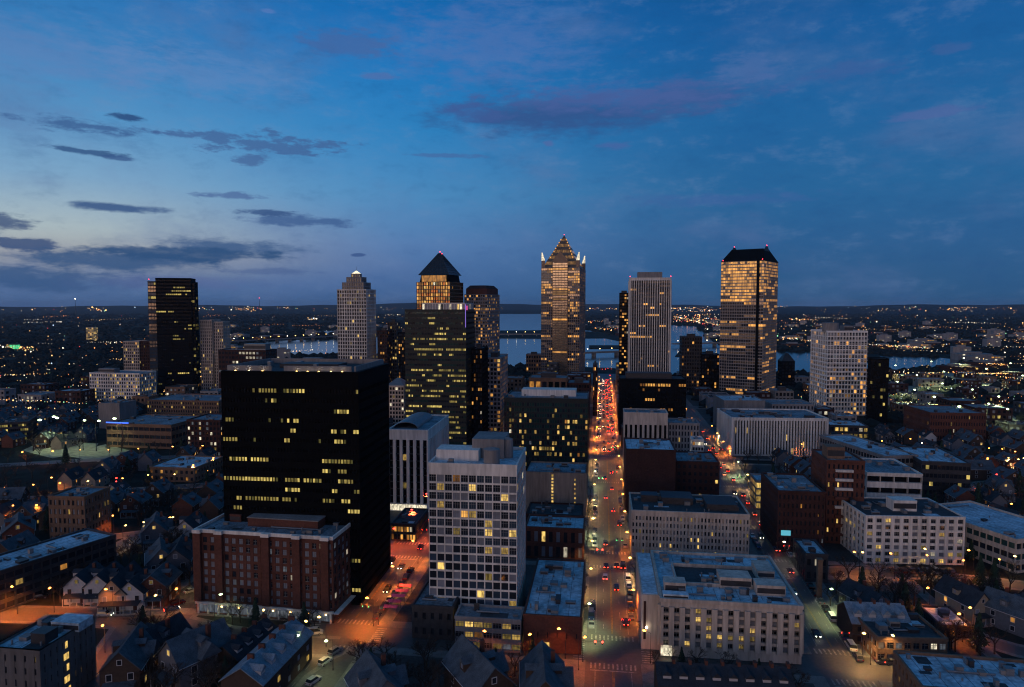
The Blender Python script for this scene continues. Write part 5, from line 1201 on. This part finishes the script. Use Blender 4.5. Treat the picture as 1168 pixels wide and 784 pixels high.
for wh, a0, a1, d0, d1, n in zones:
    k = 0; tries = 0
    while k < n and tries < 500:
        tries += 1; d = d0*(d1/d0)**random.random(); x = random.uniform(a0, a1)/1000*d; y = d
        px, py = proj(x, y, 0)
        if onriver(x, y) or onriver(x, y+50) or onriver(x, y-50) or not clear(x, y, 30) or px < 0 or px > 1168: continue
        lb = 'distant building, %s of those %s' % (od(k), wh); f = random.choice(FP); rz = random.uniform(-.4, .4)
        if not f[1]: f[1] = True; o = f[0]; o.location = (x, y, 0); o.rotation_euler = (0, 0, rz); o['label'] = lb; o['group'] = 'distant buildings'
        else: o = dup(f[0], (x, y, 0), rz, lb, 'distant buildings')
        FOOT.append((x, y, 1, 0, 32, 32)); k += 1
for f in FP + HP:
    if not f[1]: bpy.data.objects.remove(f[0])
# masts on the horizon
for i, (px, pt, d) in enumerate(((86, 341, 6500), (296, 340, 7000))):
    x, y = at_depth(px, d); o = empty('radio_mast', 'thin lit radio mast on the horizon %s of the lone black tower' % ('left', 'right')[i], 'mast', (x, y, 0)); m = MB(); h = zof(px, pt, x, y); m.cyl(0, 0, 0, h, 4, 1, METALD, 6); m.build('mast', o)
    m = MB(); m.ball(0, 0, h, 4, 4, 4, (WHITEL, RED)[i]); m.build('beacon', o)
# causeway and river bridges
def bridge(label, p0, p1, z=6):
    (x0, y0), (x1, y1) = G(*p0), G(*p1); L = hypot(x1-x0, y1-y0); rz = atan2(y1-y0, x1-x0); o = empty('bridge', label, 'bridge', (x0, y0, 0), rz, 'bridges over the river')
    m = MB(); m.box(0, -7, z, L, 7, z+1.5, CONC); m.box(0, -7.2, z+1.5, L, -6.8, z+2.6, CONC); m.box(0, 6.8, z+1.5, L, 7.2, z+2.6, CONC); m.build('deck', o)
    for k in range(max(2, int(L/40))):
        q = MB(); xx = (k+.5)*L/max(2, int(L/40)); q.box(xx-1.5, -6, -1, xx+1.5, 6, z, CONC); q.build('pier', o)
    for k in range(int(L/28)):
        q = MB(); q.cyl(k*28+8, -6.5, z+2.6, z+9, .15, .1, METALD, 5); q.ball(k*28+8, -6.5, z+9, .9, .9, .7, YELL if k % 3 else WHITEL); q.build('bridge_lamp', o)
bridge('low lamp lit bridge over the lake between round topped and crowned towers', (556, 384), (636, 384)); bridge('road bridge crossing the river left of the golden tower', (768, 396), (842, 394)); bridge('river bridge behind the striped tower', (664, 407), (716, 405)); bridge('lamp lined bridge seen over the roof of the huge black tower', (262, 393), (388, 386))

# ------------------------------------------------------------------ trees
def tree_proto(kind, label):
    o = empty('bare_tree' if kind < 4 else 'conifer_tree', label, 'tree', (0, 0, 0)); tr = MB(); cr = MB()
    if kind == 4:
        tr.cyl(0, 0, 0, 9, .25, .05, BARK, 6)
        for k in range(420):
            z = random.uniform(1.2, 10); r = (10.5-z)*.28*random.uniform(.5, 1.05); a = random.uniform(0, 2*pi); x, y = r*cos(a), r*sin(a); s = random.uniform(.25, .5)
            cr.poly([(x*.6, y*.6, z+.2), (x+s*sin(a), y-s*cos(a), z-.3), (x*1.15, y*1.15, z-.5), (x-s*sin(a), y+s*cos(a), z-.25)], NEEDLE)
    else:
        def br(p, d, l, r, lv):
            q = tuple(p[i]+d[i]*l for i in range(3)); (tr if lv < 2 else cr).bar(p, q, r, r*.6, BARK if lv < 2 else TWIG, 5 if lv < 2 else 3)
            if lv >= 5: return
            nb = 3 if lv < 4 else 3
            for _ in range(nb if lv else 4):
                a = random.uniform(0, 2*pi); sp = random.uniform(.35, .75); nd = [d[0]+sp*cos(a), d[1]+sp*sin(a), d[2]*.75+.12]; ln = sqrt(sum(c*c for c in nd)); nd = [c/ln for c in nd]
                t = random.uniform(.6, 1.0); st = tuple(p[i]+d[i]*l*t for i in range(3)); br(st, nd, l*random.uniform(.62, .8), max(.025, r*.55), lv+1)
        br((0, 0, 0), (random.uniform(-.05, .05), random.uniform(-.05, .05), 1), 2.9, .26, 0)
    tr.build('trunk', o); cr.build('crown', o); reg(o); return o
TP = [[tree_proto(k, 'x'), False] for k in range(5)]
TN = {}
def tree(x, y, k, sc, where):
    nm = 'bare winter tree' if k < 4 else 'dark conifer'
    TN[(nm, where)] = TN.get((nm, where), 0)+1; lb = '%s %s' % (nm, where); rz = random.uniform(0, 6.28); f = TP[k]; grp = nm+'s '+where
    if not f[1]: f[1] = True; o = f[0]; o.location = (x, y, .1); o['label'] = lb; o['group'] = grp; o.scale = (sc,)*3
    else: dup(f[0], (x, y, .1), rz, lb, grp, sc)
def scatter(px0, py0, px1, py1, n, where, sc=(.8, 1.3)):
    k = tr = 0
    while k < n and tr < n*6:
        tr += 1; x, y = G(random.uniform(px0, px1), random.uniform(py0, py1))
        if clear(x, y, .3) and all(not (-86.5 < toST(x, y)[1] < -68 or -4.5 < toST(x, y)[1] < 12 or tc(toST(x, y)[0])-7 < toST(x, y)[1] < tc(toST(x, y)[0])+7) for _ in (0,)):
            tree(x, y, random.choice((0, 1, 2, 3, 3, 2, 4)), random.uniform(*sc), where); k += 1
scatter(0, 560, 250, 700, 75, 'among the houses west of the brick apartments'); scatter(110, 705, 290, 800, 34, 'on the dark plots below the orange crossing'); scatter(235, 716, 380, 738, 14, 'before the floodlit apartments', (.7, 1))
scatter(400, 745, 520, 810, 20, 'along the bottom below the podium'); scatter(530, 760, 662, 810, 12, 'along the bottom beside the avenue', (.6, .9)); scatter(0, 505, 250, 560, 40, 'in the far western blocks'); scatter(945, 655, 1168, 760, 50, 'among the yards east of the right street')
scatter(1050, 560, 1168, 640, 34, 'behind the white office block'); scatter(845, 522, 940, 560, 22, 'in the park before the long white finned block'); scatter(985, 490, 1168, 540, 30, 'around the brick depot'); scatter(740, 757, 930, 800, 16, 'along the bottom before the large stone block', (.5, .8))
for i in range(14):
    for t, nm in ((-5.6, 'west'), (12.9, 'east')):
        s = 204+i*13+random.uniform(-2, 2)
        if all(abs(s-q[0]) > 9 for q in SX): x, y = ST(s, t-.2); tree(x, y, random.choice((0, 1, 2, 3)), .5, 'on the %s kerb of the avenue' % nm)
for f in TP:
    if not f[1]: bpy.data.objects.remove(f[0])

# ------------------------------------------------------------------ far woodland (uncountable)
m = MB(); k = 0
while k < 9000:
    d = 560*(7200/560)**(random.random()**.9); x = d*tan(R(random.uniform(-41, 41))); px, py = proj(x, d, 0)
    s, t = toST(x, d)
    if onriver(x, d) or (d < 1100 and (-100 < t < 100)) or not clear(x, d, 4): k += .2; continue
    if d < 1000 and t > 300 and random.random() < .75: k += .2; continue
    r = random.uniform(5, 9)*(1 + d/2600); h = random.uniform(5, 9)*(1+d/9000)
    b0 = len(m.v); ns_ = 6
    ring = [(x+r*random.uniform(.7, 1.2)*cos(2*pi*i/ns_), d+r*random.uniform(.7, 1.2)*sin(2*pi*i/ns_), h*random.uniform(.1, .55)) for i in range(ns_)]
    topp = (x+random.uniform(-2, 2), d+random.uniform(-2, 2), h)
    base = [(a, b_, -.2) for a, b_, c in ring]
    m.frust(base, ring, WOODS, cap=False, bottom=False)
    for i in range(ns_): m.poly([ring[i], ring[(i+1) % ns_], topp], WOODS)
    k += 1
tag(m.build('woodland'), 'dark mass of trees covering the plain out to the horizon', 'woods', kind='stuff')
# ------------------------------------------------------------------ distant city lights (uncountable)
m = MB(); LM = [bulb('far_light_warm', (1, .55, .18), 2.7), bulb('far_light_white', (1, .85, .6), 3.0), bulb('far_light_amber', (1, .33, .07), 2.3), bulb('far_light_green', (.4, 1, .5), 1.3), bulb('far_light_red', (1, .06, .05), 2), bulb('far_light_cool', (.6, .8, 1), 1.6)]
def spot(x, y, k=1.0, mt=None):
    if onriver(x, y): return
    d = hypot(x, y); r = max(.3, d*.00052*k*min(2.2, .45+random.expovariate(2.6))); z = 6+min(60, d*.003)
    if d > 6000: z = 30+random.random()*45
    q = random.random(); mt = mt or (LM[0] if q < .42 else LM[1] if q < .62 else LM[2] if q < .86 else LM[3] if q < .91 else LM[4] if q < .95 else LM[5])
    m.frust([(x-r, y, z), (x, y-r, z), (x+r, y, z), (x, y+r, z)], [(x-.1, y, z+r), (x, y-.1, z+r), (x+.1, y, z+r), (x, y+.1, z+r)], mt); m.frust([(x-.1, y, z-r), (x, y-.1, z-r), (x+.1, y, z-r), (x, y+.1, z-r)], [(x-r, y, z), (x, y-r, z), (x+r, y, z), (x, y+r, z)], mt)
def spx(px, py, **k):
    x, y = G(px, py)
    if clear(x, y, 1): spot(x, y, **k)
for i in range(300): spx(random.uniform(0, 480), 352+(random.random()**1.3)*105, k=.75)
for i in range(330): spx(random.uniform(560, 1168), 354+random.random()*68, k=.75)
for i in range(420): spx(random.uniform(885, 1168), random.uniform(356, 470), k=.85)
for i in range(150): spx(random.uniform(0, 250), random.uniform(400, 470), k=.9)
for i in range(130): spx(random.uniform(765, 825), random.gauss(366, 4) if random.random() < .4 else random.uniform(358, 372), k=1)
# strings of lights along distant roads and yards
STR = [(random.uniform(-20, 1168), 353+random.random()**1.2*80) for _ in range(70)]
def string(x0, y0, x1, y1, n, k=1, mt=None, j=.6):
    for i in range(n):
        f = (i+random.random()*.7)/n; spx(x0+(x1-x0)*f, y0+(y1-y0)*f+random.gauss(0, j), k=k, mt=mt)
for a in ((100, 357.5, 122, 357.5, 12), (30, 355.5, 50, 355.5, 6), (75, 353.5, 100, 353.5, 10), (262, 356, 290, 355.5, 16), (275, 359, 300, 359, 9), (312, 355, 340, 355.2, 18), (322, 351.5, 340, 351.5, 14), (350, 368, 362, 367, 12), (225, 357, 245, 357, 7), (590, 352.5, 618, 353, 18), (668, 358, 705, 357, 14), (670, 370, 700, 371, 14), (675, 379, 705, 379, 16), (765, 358, 812, 361, 36),
          (768, 364, 800, 372, 34), (790, 366, 822, 376, 40), (885, 353, 905, 353, 10), (968, 352, 1018, 354, 40), (1030, 355.5, 1050, 355.5, 16), (900, 368, 935, 369, 16), (880, 388, 925, 394, 26), (1070, 353, 1105, 353, 26), (1110, 351, 1168, 352, 34), (1080, 357, 1110, 358, 20), (1010, 400, 1060, 403, 40), (985, 398, 1010, 400, 12), (1020, 407, 1090, 407, 14), (1110, 414, 1150, 415, 20), (1115, 421, 1150, 424, 18), (1013, 432, 1168, 436, 24), (0, 401, 40, 403, 14), (1090, 432, 1168, 440, 20),
          (0, 437, 60, 433, 14), (20, 405, 45, 406, 9), (60, 452, 100, 448, 9), (0, 466, 100, 470, 24), (10, 475, 110, 480, 20), (120, 398, 170, 395, 10), (880, 402, 924, 404, 10), (330, 407, 384, 404.5, 14)):
    string(*a[:4], int(a[4]*1.2), 1.05)
for qx, qy in STR:
    if 480 < qx < 760: continue
    ln_ = random.uniform(15, 70); string(qx, qy, qx+ln_, qy+random.uniform(-.06, .06)*ln_, int(ln_/3), .6, random.choice((LM[0], LM[2], LM[1])), .25)
string(1115, 434, 1150, 434, 30, 1.1, LM[0], .3); string(768, 369, 822, 376, 14, 1, LM[4]); string(685, 428, 698, 428, 6, 1.2, LM[4])
tag(m.build('city_lights'), 'countless tiny lamps scattered over the dark plain and far shore', 'lights', kind='stuff')

# ------------------------------------------------------------------ haze
HZM = bpy.data.materials.new('haze_air'); HZM.use_nodes = True; hn = HZM.node_tree.nodes; hn.clear(); ho = hn.new('ShaderNodeOutputMaterial'); hv = hn.new('ShaderNodeVolumePrincipled')
hv.inputs['Color'].default_value = (.75, .85, 1, 1); hv.inputs['Density'].default_value = 2.6e-5; hv.inputs['Anisotropy'].default_value = .2; HZM.node_tree.links.new(hv.outputs[0], ho.inputs['Volume'])
m = MB(); m.box(-26500, -26500, -1.5, 26500, 26500, 225, HZM); tag(m.build('haze'), 'thin evening haze over the city', 'haze', kind='stuff')
# ------------------------------------------------------------------ sky, sun, camera
w = bpy.data.worlds.new('World'); SC.world = w; w.use_nodes = True; t = w.node_tree; N = t.nodes; L = t.links; N.clear()
out = N.new('ShaderNodeOutputWorld'); bg = N.new('ShaderNodeBackground'); L.new(bg.outputs[0], out.inputs[0]); bg.inputs['Strength'].default_value = 1.06
tcn = N.new('ShaderNodeTexCoord'); nm_ = N.new('ShaderNodeVectorMath'); nm_.operation = 'NORMALIZE'; L.new(tcn.outputs['Generated'], nm_.inputs[0]); sx = N.new('ShaderNodeSeparateXYZ'); L.new(nm_.outputs[0], sx.inputs[0])
def M(op, a, b=None, c=None):
    n = N.new('ShaderNodeMath'); n.operation = op
    for i, v in enumerate((a, b, c)):
        if v is None: continue
        if isinstance(v, (int, float)): n.inputs[i].default_value = v
        else: L.new(v, n.inputs[i])
    return n.outputs[0]
az = M('MULTIPLY', M('ARCTAN2', sx.outputs[0], sx.outputs[1]), 180/pi); el = M('MULTIPLY', M('ARCSINE', sx.outputs[2]), 180/pi)
def lin(c): return tuple(((v/255+.055)/1.055)**2.4 if v > 10 else v/255/12.92 for v in c)
def ramp(fac, stops):
    r = N.new('ShaderNodeValToRGB'); e = r.color_ramp.elements
    while len(e) < len(stops): e.new(.5)
    for k, (p, c) in enumerate(stops): e[k].position = p; e[k].color = (*lin(c), 1)
    L.new(fac, r.inputs[0]); return r.outputs[0]
def mix(f, a, b):
    n = N.new('ShaderNodeMix'); n.data_type = 'RGBA'; n.clamp_factor = True
    if isinstance(f, (int, float)): n.inputs['Factor'].default_value = f
    else: L.new(f, n.inputs['Factor'])
    for v, s in ((a, 'A'), (b, 'B')):
        if isinstance(v, tuple): n.inputs[s].default_value = (*v, 1)
        else: L.new(v, n.inputs[s])
    return n.outputs['Result']
ef = M('DIVIDE', el, 60.0)
def e_(d): return max(0, d/60.0)
right = ramp(ef, [(0, (38, 82, 124)), (e_(1.5), (40, 86, 130)), (e_(5), (38, 90, 140)), (e_(9), (34, 96, 148)), (e_(14), (28, 95, 152)), (e_(20), (20, 88, 150)), (e_(25), (14, 78, 140)), (1, (4, 80, 122))])
mid = ramp(ef, [(0, (58, 92, 138)), (e_(2), (68, 104, 154)), (e_(5), (84, 122, 172)), (e_(9), (74, 136, 186)), (e_(14), (44, 126, 186)), (e_(20), (22, 112, 182)), (e_(25), (12, 94, 164)), (1, (4, 80, 122))])
left = ramp(ef, [(0, (64, 96, 142)), (e_(1.6), (82, 110, 152)), (e_(3.6), (160, 162, 164)), (e_(5.5), (164, 180, 186)), (e_(9), (122, 162, 194)), (e_(13), (84, 144, 192)), (e_(18), (54, 122, 180)), (e_(24), (30, 104, 172)), (1, (4, 80, 122))])
def sstep(v, a, b):
    n = N.new('ShaderNodeMapRange'); n.interpolation_type = 'SMOOTHSTEP'; n.inputs['From Min'].default_value = a; n.inputs['From Max'].default_value = b; L.new(v, n.inputs['Value']); return n.outputs[0]
col = mix(sstep(az, -35, -7), left, mid); col = mix(sstep(az, -14, 20), col, right)
# soft large scale veils
cmb = N.new('ShaderNodeCombineXYZ'); L.new(az, cmb.inputs[0]); L.new(M('MULTIPLY', el, 2.2), cmb.inputs[1])
nz = N.new('ShaderNodeTexNoise'); nz.inputs['Scale'].default_value = .06; nz.inputs['Detail'].default_value = 7; nz.inputs['Roughness'].default_value = .62; L.new(cmb.outputs[0], nz.inputs['Vector'])
col = mix(M('MULTIPLY', sstep(nz.outputs['Fac'], .47, .72), .5), col, lin((88, 112, 158)))
col = mix(M('MULTIPLY', sstep(nz.outputs['Fac'], .45, .2), .3), col, lin((10, 78, 145)))
nf = N.new('ShaderNodeTexNoise'); nf.inputs['Scale'].default_value = .22; nf.inputs['Detail'].default_value = 9; nf.inputs['Roughness'].default_value = .7; L.new(cmb.outputs[0], nf.inputs['Vector'])
col = mix(M('MULTIPLY', sstep(nf.outputs['Fac'], .5, .72), .22), col, lin((110, 136, 176))); col = mix(M('MULTIPLY', sstep(nf.outputs['Fac'], .5, .3), .2), col, lin((12, 66, 124)))
# clouds: ellipses in bearing / elevation, edges broken up by noise
c2 = N.new('ShaderNodeCombineXYZ'); L.new(az, c2.inputs[0]); L.new(el, c2.inputs[1])
st_ = N.new('ShaderNodeMapping'); st_.inputs['Scale'].default_value = (.4, 1.3, 1); L.new(c2.outputs[0], st_.inputs['Vector'])
n1 = N.new('ShaderNodeTexNoise'); n1.inputs['Scale'].default_value = 1.0; n1.inputs['Detail'].default_value = 9; n1.inputs['Roughness'].default_value = .66; L.new(st_.outputs[0], n1.inputs['Vector'])
def cloud(px, py, rx, ry, color, op, soft=.55, amp=1.7, tilt=0):
    global col
    a0 = math.degrees(math.atan((px-CX)/F)); rr = ray(px, py); e0 = math.degrees(math.atan2(rr[2], hypot(rr[0], rr[1])))
    k = 180/pi/F
    dx = M('DIVIDE', M('SUBTRACT', az, a0), rx*k); dy = M('DIVIDE', M('SUBTRACT', M('SUBTRACT', el, e0), M('MULTIPLY', M('SUBTRACT', az, a0), tilt)), ry*k)
    r = M('SQRT', M('ADD', M('MULTIPLY', dx, dx), M('MULTIPLY', dy, dy)))
    r = M('ADD', r, M('MULTIPLY', M('SUBTRACT', n1.outputs['Fac'], .5), amp*2))
    col = mix(M('MULTIPLY', sstep(r, 1.0, 1.0-soft), op), col, lin(color))
CLOUDS = [(560, 50, 150, 60, (78, 110, 168), .6, 1.0, 1.3), (640, 130, 190, 30, (46, 80, 134), .92, .8, .8), (770, 112, 120, 22, (50, 84, 138), .88, .85, .9), (850, 82, 46, 20, (76, 106, 160), .5, .7, 1.6), (700, 112, 200, 22, (80, 98, 158), .45, .9, 1.3), (400, 50, 62, 17, (66, 98, 154), .7, .6, 1.2),
          (436, 88, 24, 6, (80, 104, 160), .6, .7, 1.3), (105, 145, 58, 8, (54, 88, 138), .8, .7, 1.7), (152, 135, 18, 3.5, (40, 72, 120), .9, .6, 1.3), (98, 173, 42, 4, (44, 78, 124), .85, .6, 1.6), (140, 181, 16, 3, (50, 80, 130), .8, .6, 1.3), (300, 164, 92, 11, (62, 92, 142), .75, .6, 2.2), (290, 182, 26, 7, (62, 90, 140), .7, .6, 1.8),
          (138, 238, 58, 5.5, (48, 80, 128), .9, .65, .9), (342, 252, 66, 8, (54, 86, 136), .8, .7, 1.5), (305, 243, 34, 4, (48, 78, 126), .85, .6, 1.3), (270, 224, 40, 4.5, (66, 92, 144), .7, .6, 1.7), (10, 254, 30, 11, (52, 76, 118), .85, .6, 1.4), (38, 280, 28, 8, (54, 78, 120), .9, .5, 1.4),
          (140, 297, 118, 15, (46, 82, 126), .9, .65, .8), (262, 283, 88, 13, (46, 82, 128), .85, .7, .9), (215, 290, 110, 9, (36, 74, 118), .8, .5, 1.0), (20, 318, 130, 16, (50, 84, 128), .85, .7, 1.0), (310, 310, 60, 5, (62, 88, 138), .5, .7, 1.2), (200, 322, 120, 10, (84, 100, 148), .5, .8, 1.0), (410, 291, 10, 2.5, (48, 78, 130), .8, .5, .8),
          (1052, 131, 46, 7, (72, 98, 154), .75, .6, 1.2), (965, 82, 60, 10, (56, 90, 148), .6, .8, 1.7), (1075, 57, 22, 6, (60, 92, 148), .55, .7, 1.4), (815, 228, 140, 9, (62, 92, 152), .45, .9, 1.4), (700, 166, 22, 6, (70, 94, 154), .6, .7, 1.2), (540, 128, 44, 14, (60, 88, 146), .6, .7, 1.3), (625, 164, 8, 4, (80, 98, 154), .6, .6, .8),
          (515, 178, 48, 3.5, (66, 96, 150), .6, .6, 1.3), (625, 14, 60, 8, (60, 110, 170), .3, .8, 1.2), (313, 14, 10, 3, (90, 120, 180), .5, .6, .8), (60, 60, 150, 40, (90, 126, 178), .6, 1.0, 1.2), (240, 84, 130, 30, (92, 130, 182), .55, 1, 1.3)]
for c in CLOUDS: cloud(*c)
# afterglow of the sunset behind the camera and to its left: an orange band low down, pink above
bc = M('ARCCOSINE', M('MINIMUM', .99999, M('MAXIMUM', -.99999, M('DIVIDE', M('ADD', M('MULTIPLY', sx.outputs[0], sin(R(212))), M('MULTIPLY', sx.outputs[1], cos(R(212)))), M('SQRT', M('ADD', M('ADD', M('MULTIPLY', sx.outputs[0], sx.outputs[0]), M('MULTIPLY', sx.outputs[1], sx.outputs[1])), 1e-6))))))
gz = sstep(bc, 1.5, .5)
band = M('MULTIPLY', gz, M('MULTIPLY', M('EXPONENT', M('MULTIPLY', M('POWER', M('DIVIDE', M('SUBTRACT', el, 3.4), 2.6), 2.0), -1.0)), 1.0))
pink = M('MULTIPLY', gz, M('MULTIPLY', sstep(el, 40, 4), sstep(el, -1, 2)))
def addc(a, f, c):
    n = N.new('ShaderNodeMix'); n.data_type = 'RGBA'; n.blend_type = 'ADD'; L.new(f, n.inputs['Factor']); L.new(a, n.inputs['A']); n.inputs['B'].default_value = (*c, 1); return n.outputs['Result']
col = addc(col, band, (1.5, .66, .18)); col = addc(col, pink, (.5, .29, .17))
sk = N.new('ShaderNodeTexSky'); sk.sky_type = 'NISHITA'; sk.sun_disc = False; sk.sun_elevation = R(1.0); sk.sun_rotation = R(212); sk.altitude = 100
sm = N.new('ShaderNodeVectorMath'); sm.operation = 'SCALE'; sm.inputs['Scale'].default_value = .003; L.new(sk.outputs[0], sm.inputs[0])
n = N.new('ShaderNodeMix'); n.data_type = 'RGBA'; n.blend_type = 'ADD'; n.inputs['Factor'].default_value = 1; L.new(col, n.inputs['A']); L.new(sm.outputs[0], n.inputs['B']); col = n.outputs['Result']
below = sstep(el, -3, -.3); col = mix(below, lin((8, 16, 28)), col)
L.new(col, bg.inputs['Color'])
sun = bpy.data.lights.new('afterglow_sun', 'SUN'); sun.energy = .17; sun.angle = R(25); sun.color = (1, .72, .55)
so = bpy.data.objects.new('afterglow_sun', sun); COL.objects.link(so)
import mathutils
dirv = mathutils.Vector((-sin(R(212))*cos(R(9)), -cos(R(212))*cos(R(9)), -sin(R(9)))); so.rotation_euler = dirv.to_track_quat('-Z', 'Y').to_euler(); so.location = (0, -50, 200)
cd = bpy.data.cameras.new('camera'); cam = bpy.data.objects.new('camera', cd); COL.objects.link(cam); cam.location = (0, 0, CH); cam.rotation_euler = (pi/2-PITCH, 0, 0)
cd.sensor_width = 36; cd.lens = 36*F/PW; cd.clip_start = 1; cd.clip_end = 60000; SC.camera = cam
SC.view_settings.view_transform = 'Standard'; SC.view_settings.look = 'None'; SC.view_settings.exposure = 0; SC.view_settings.gamma = 1
SC.render.engine = 'CYCLES'; SC.cycles.pixel_filter_type = 'BLACKMAN_HARRIS'; SC.cycles.filter_width = 1.15; SC.cycles.denoising_prefilter = 'ACCURATE'; SC.cycles.denoising_input_passes = 'RGB_ALBEDO_NORMAL'; SC.cycles.use_denoising = True; SC.cycles.use_light_tree = True; SC.cycles.max_bounces = 4; SC.cycles.diffuse_bounces = 2; SC.cycles.glossy_bounces = 3; SC.cycles.sample_clamp_indirect = 2.0; SC.cycles.sample_clamp_direct = 0; SC.cycles.caustics_reflective = False; SC.cycles.caustics_refractive = False
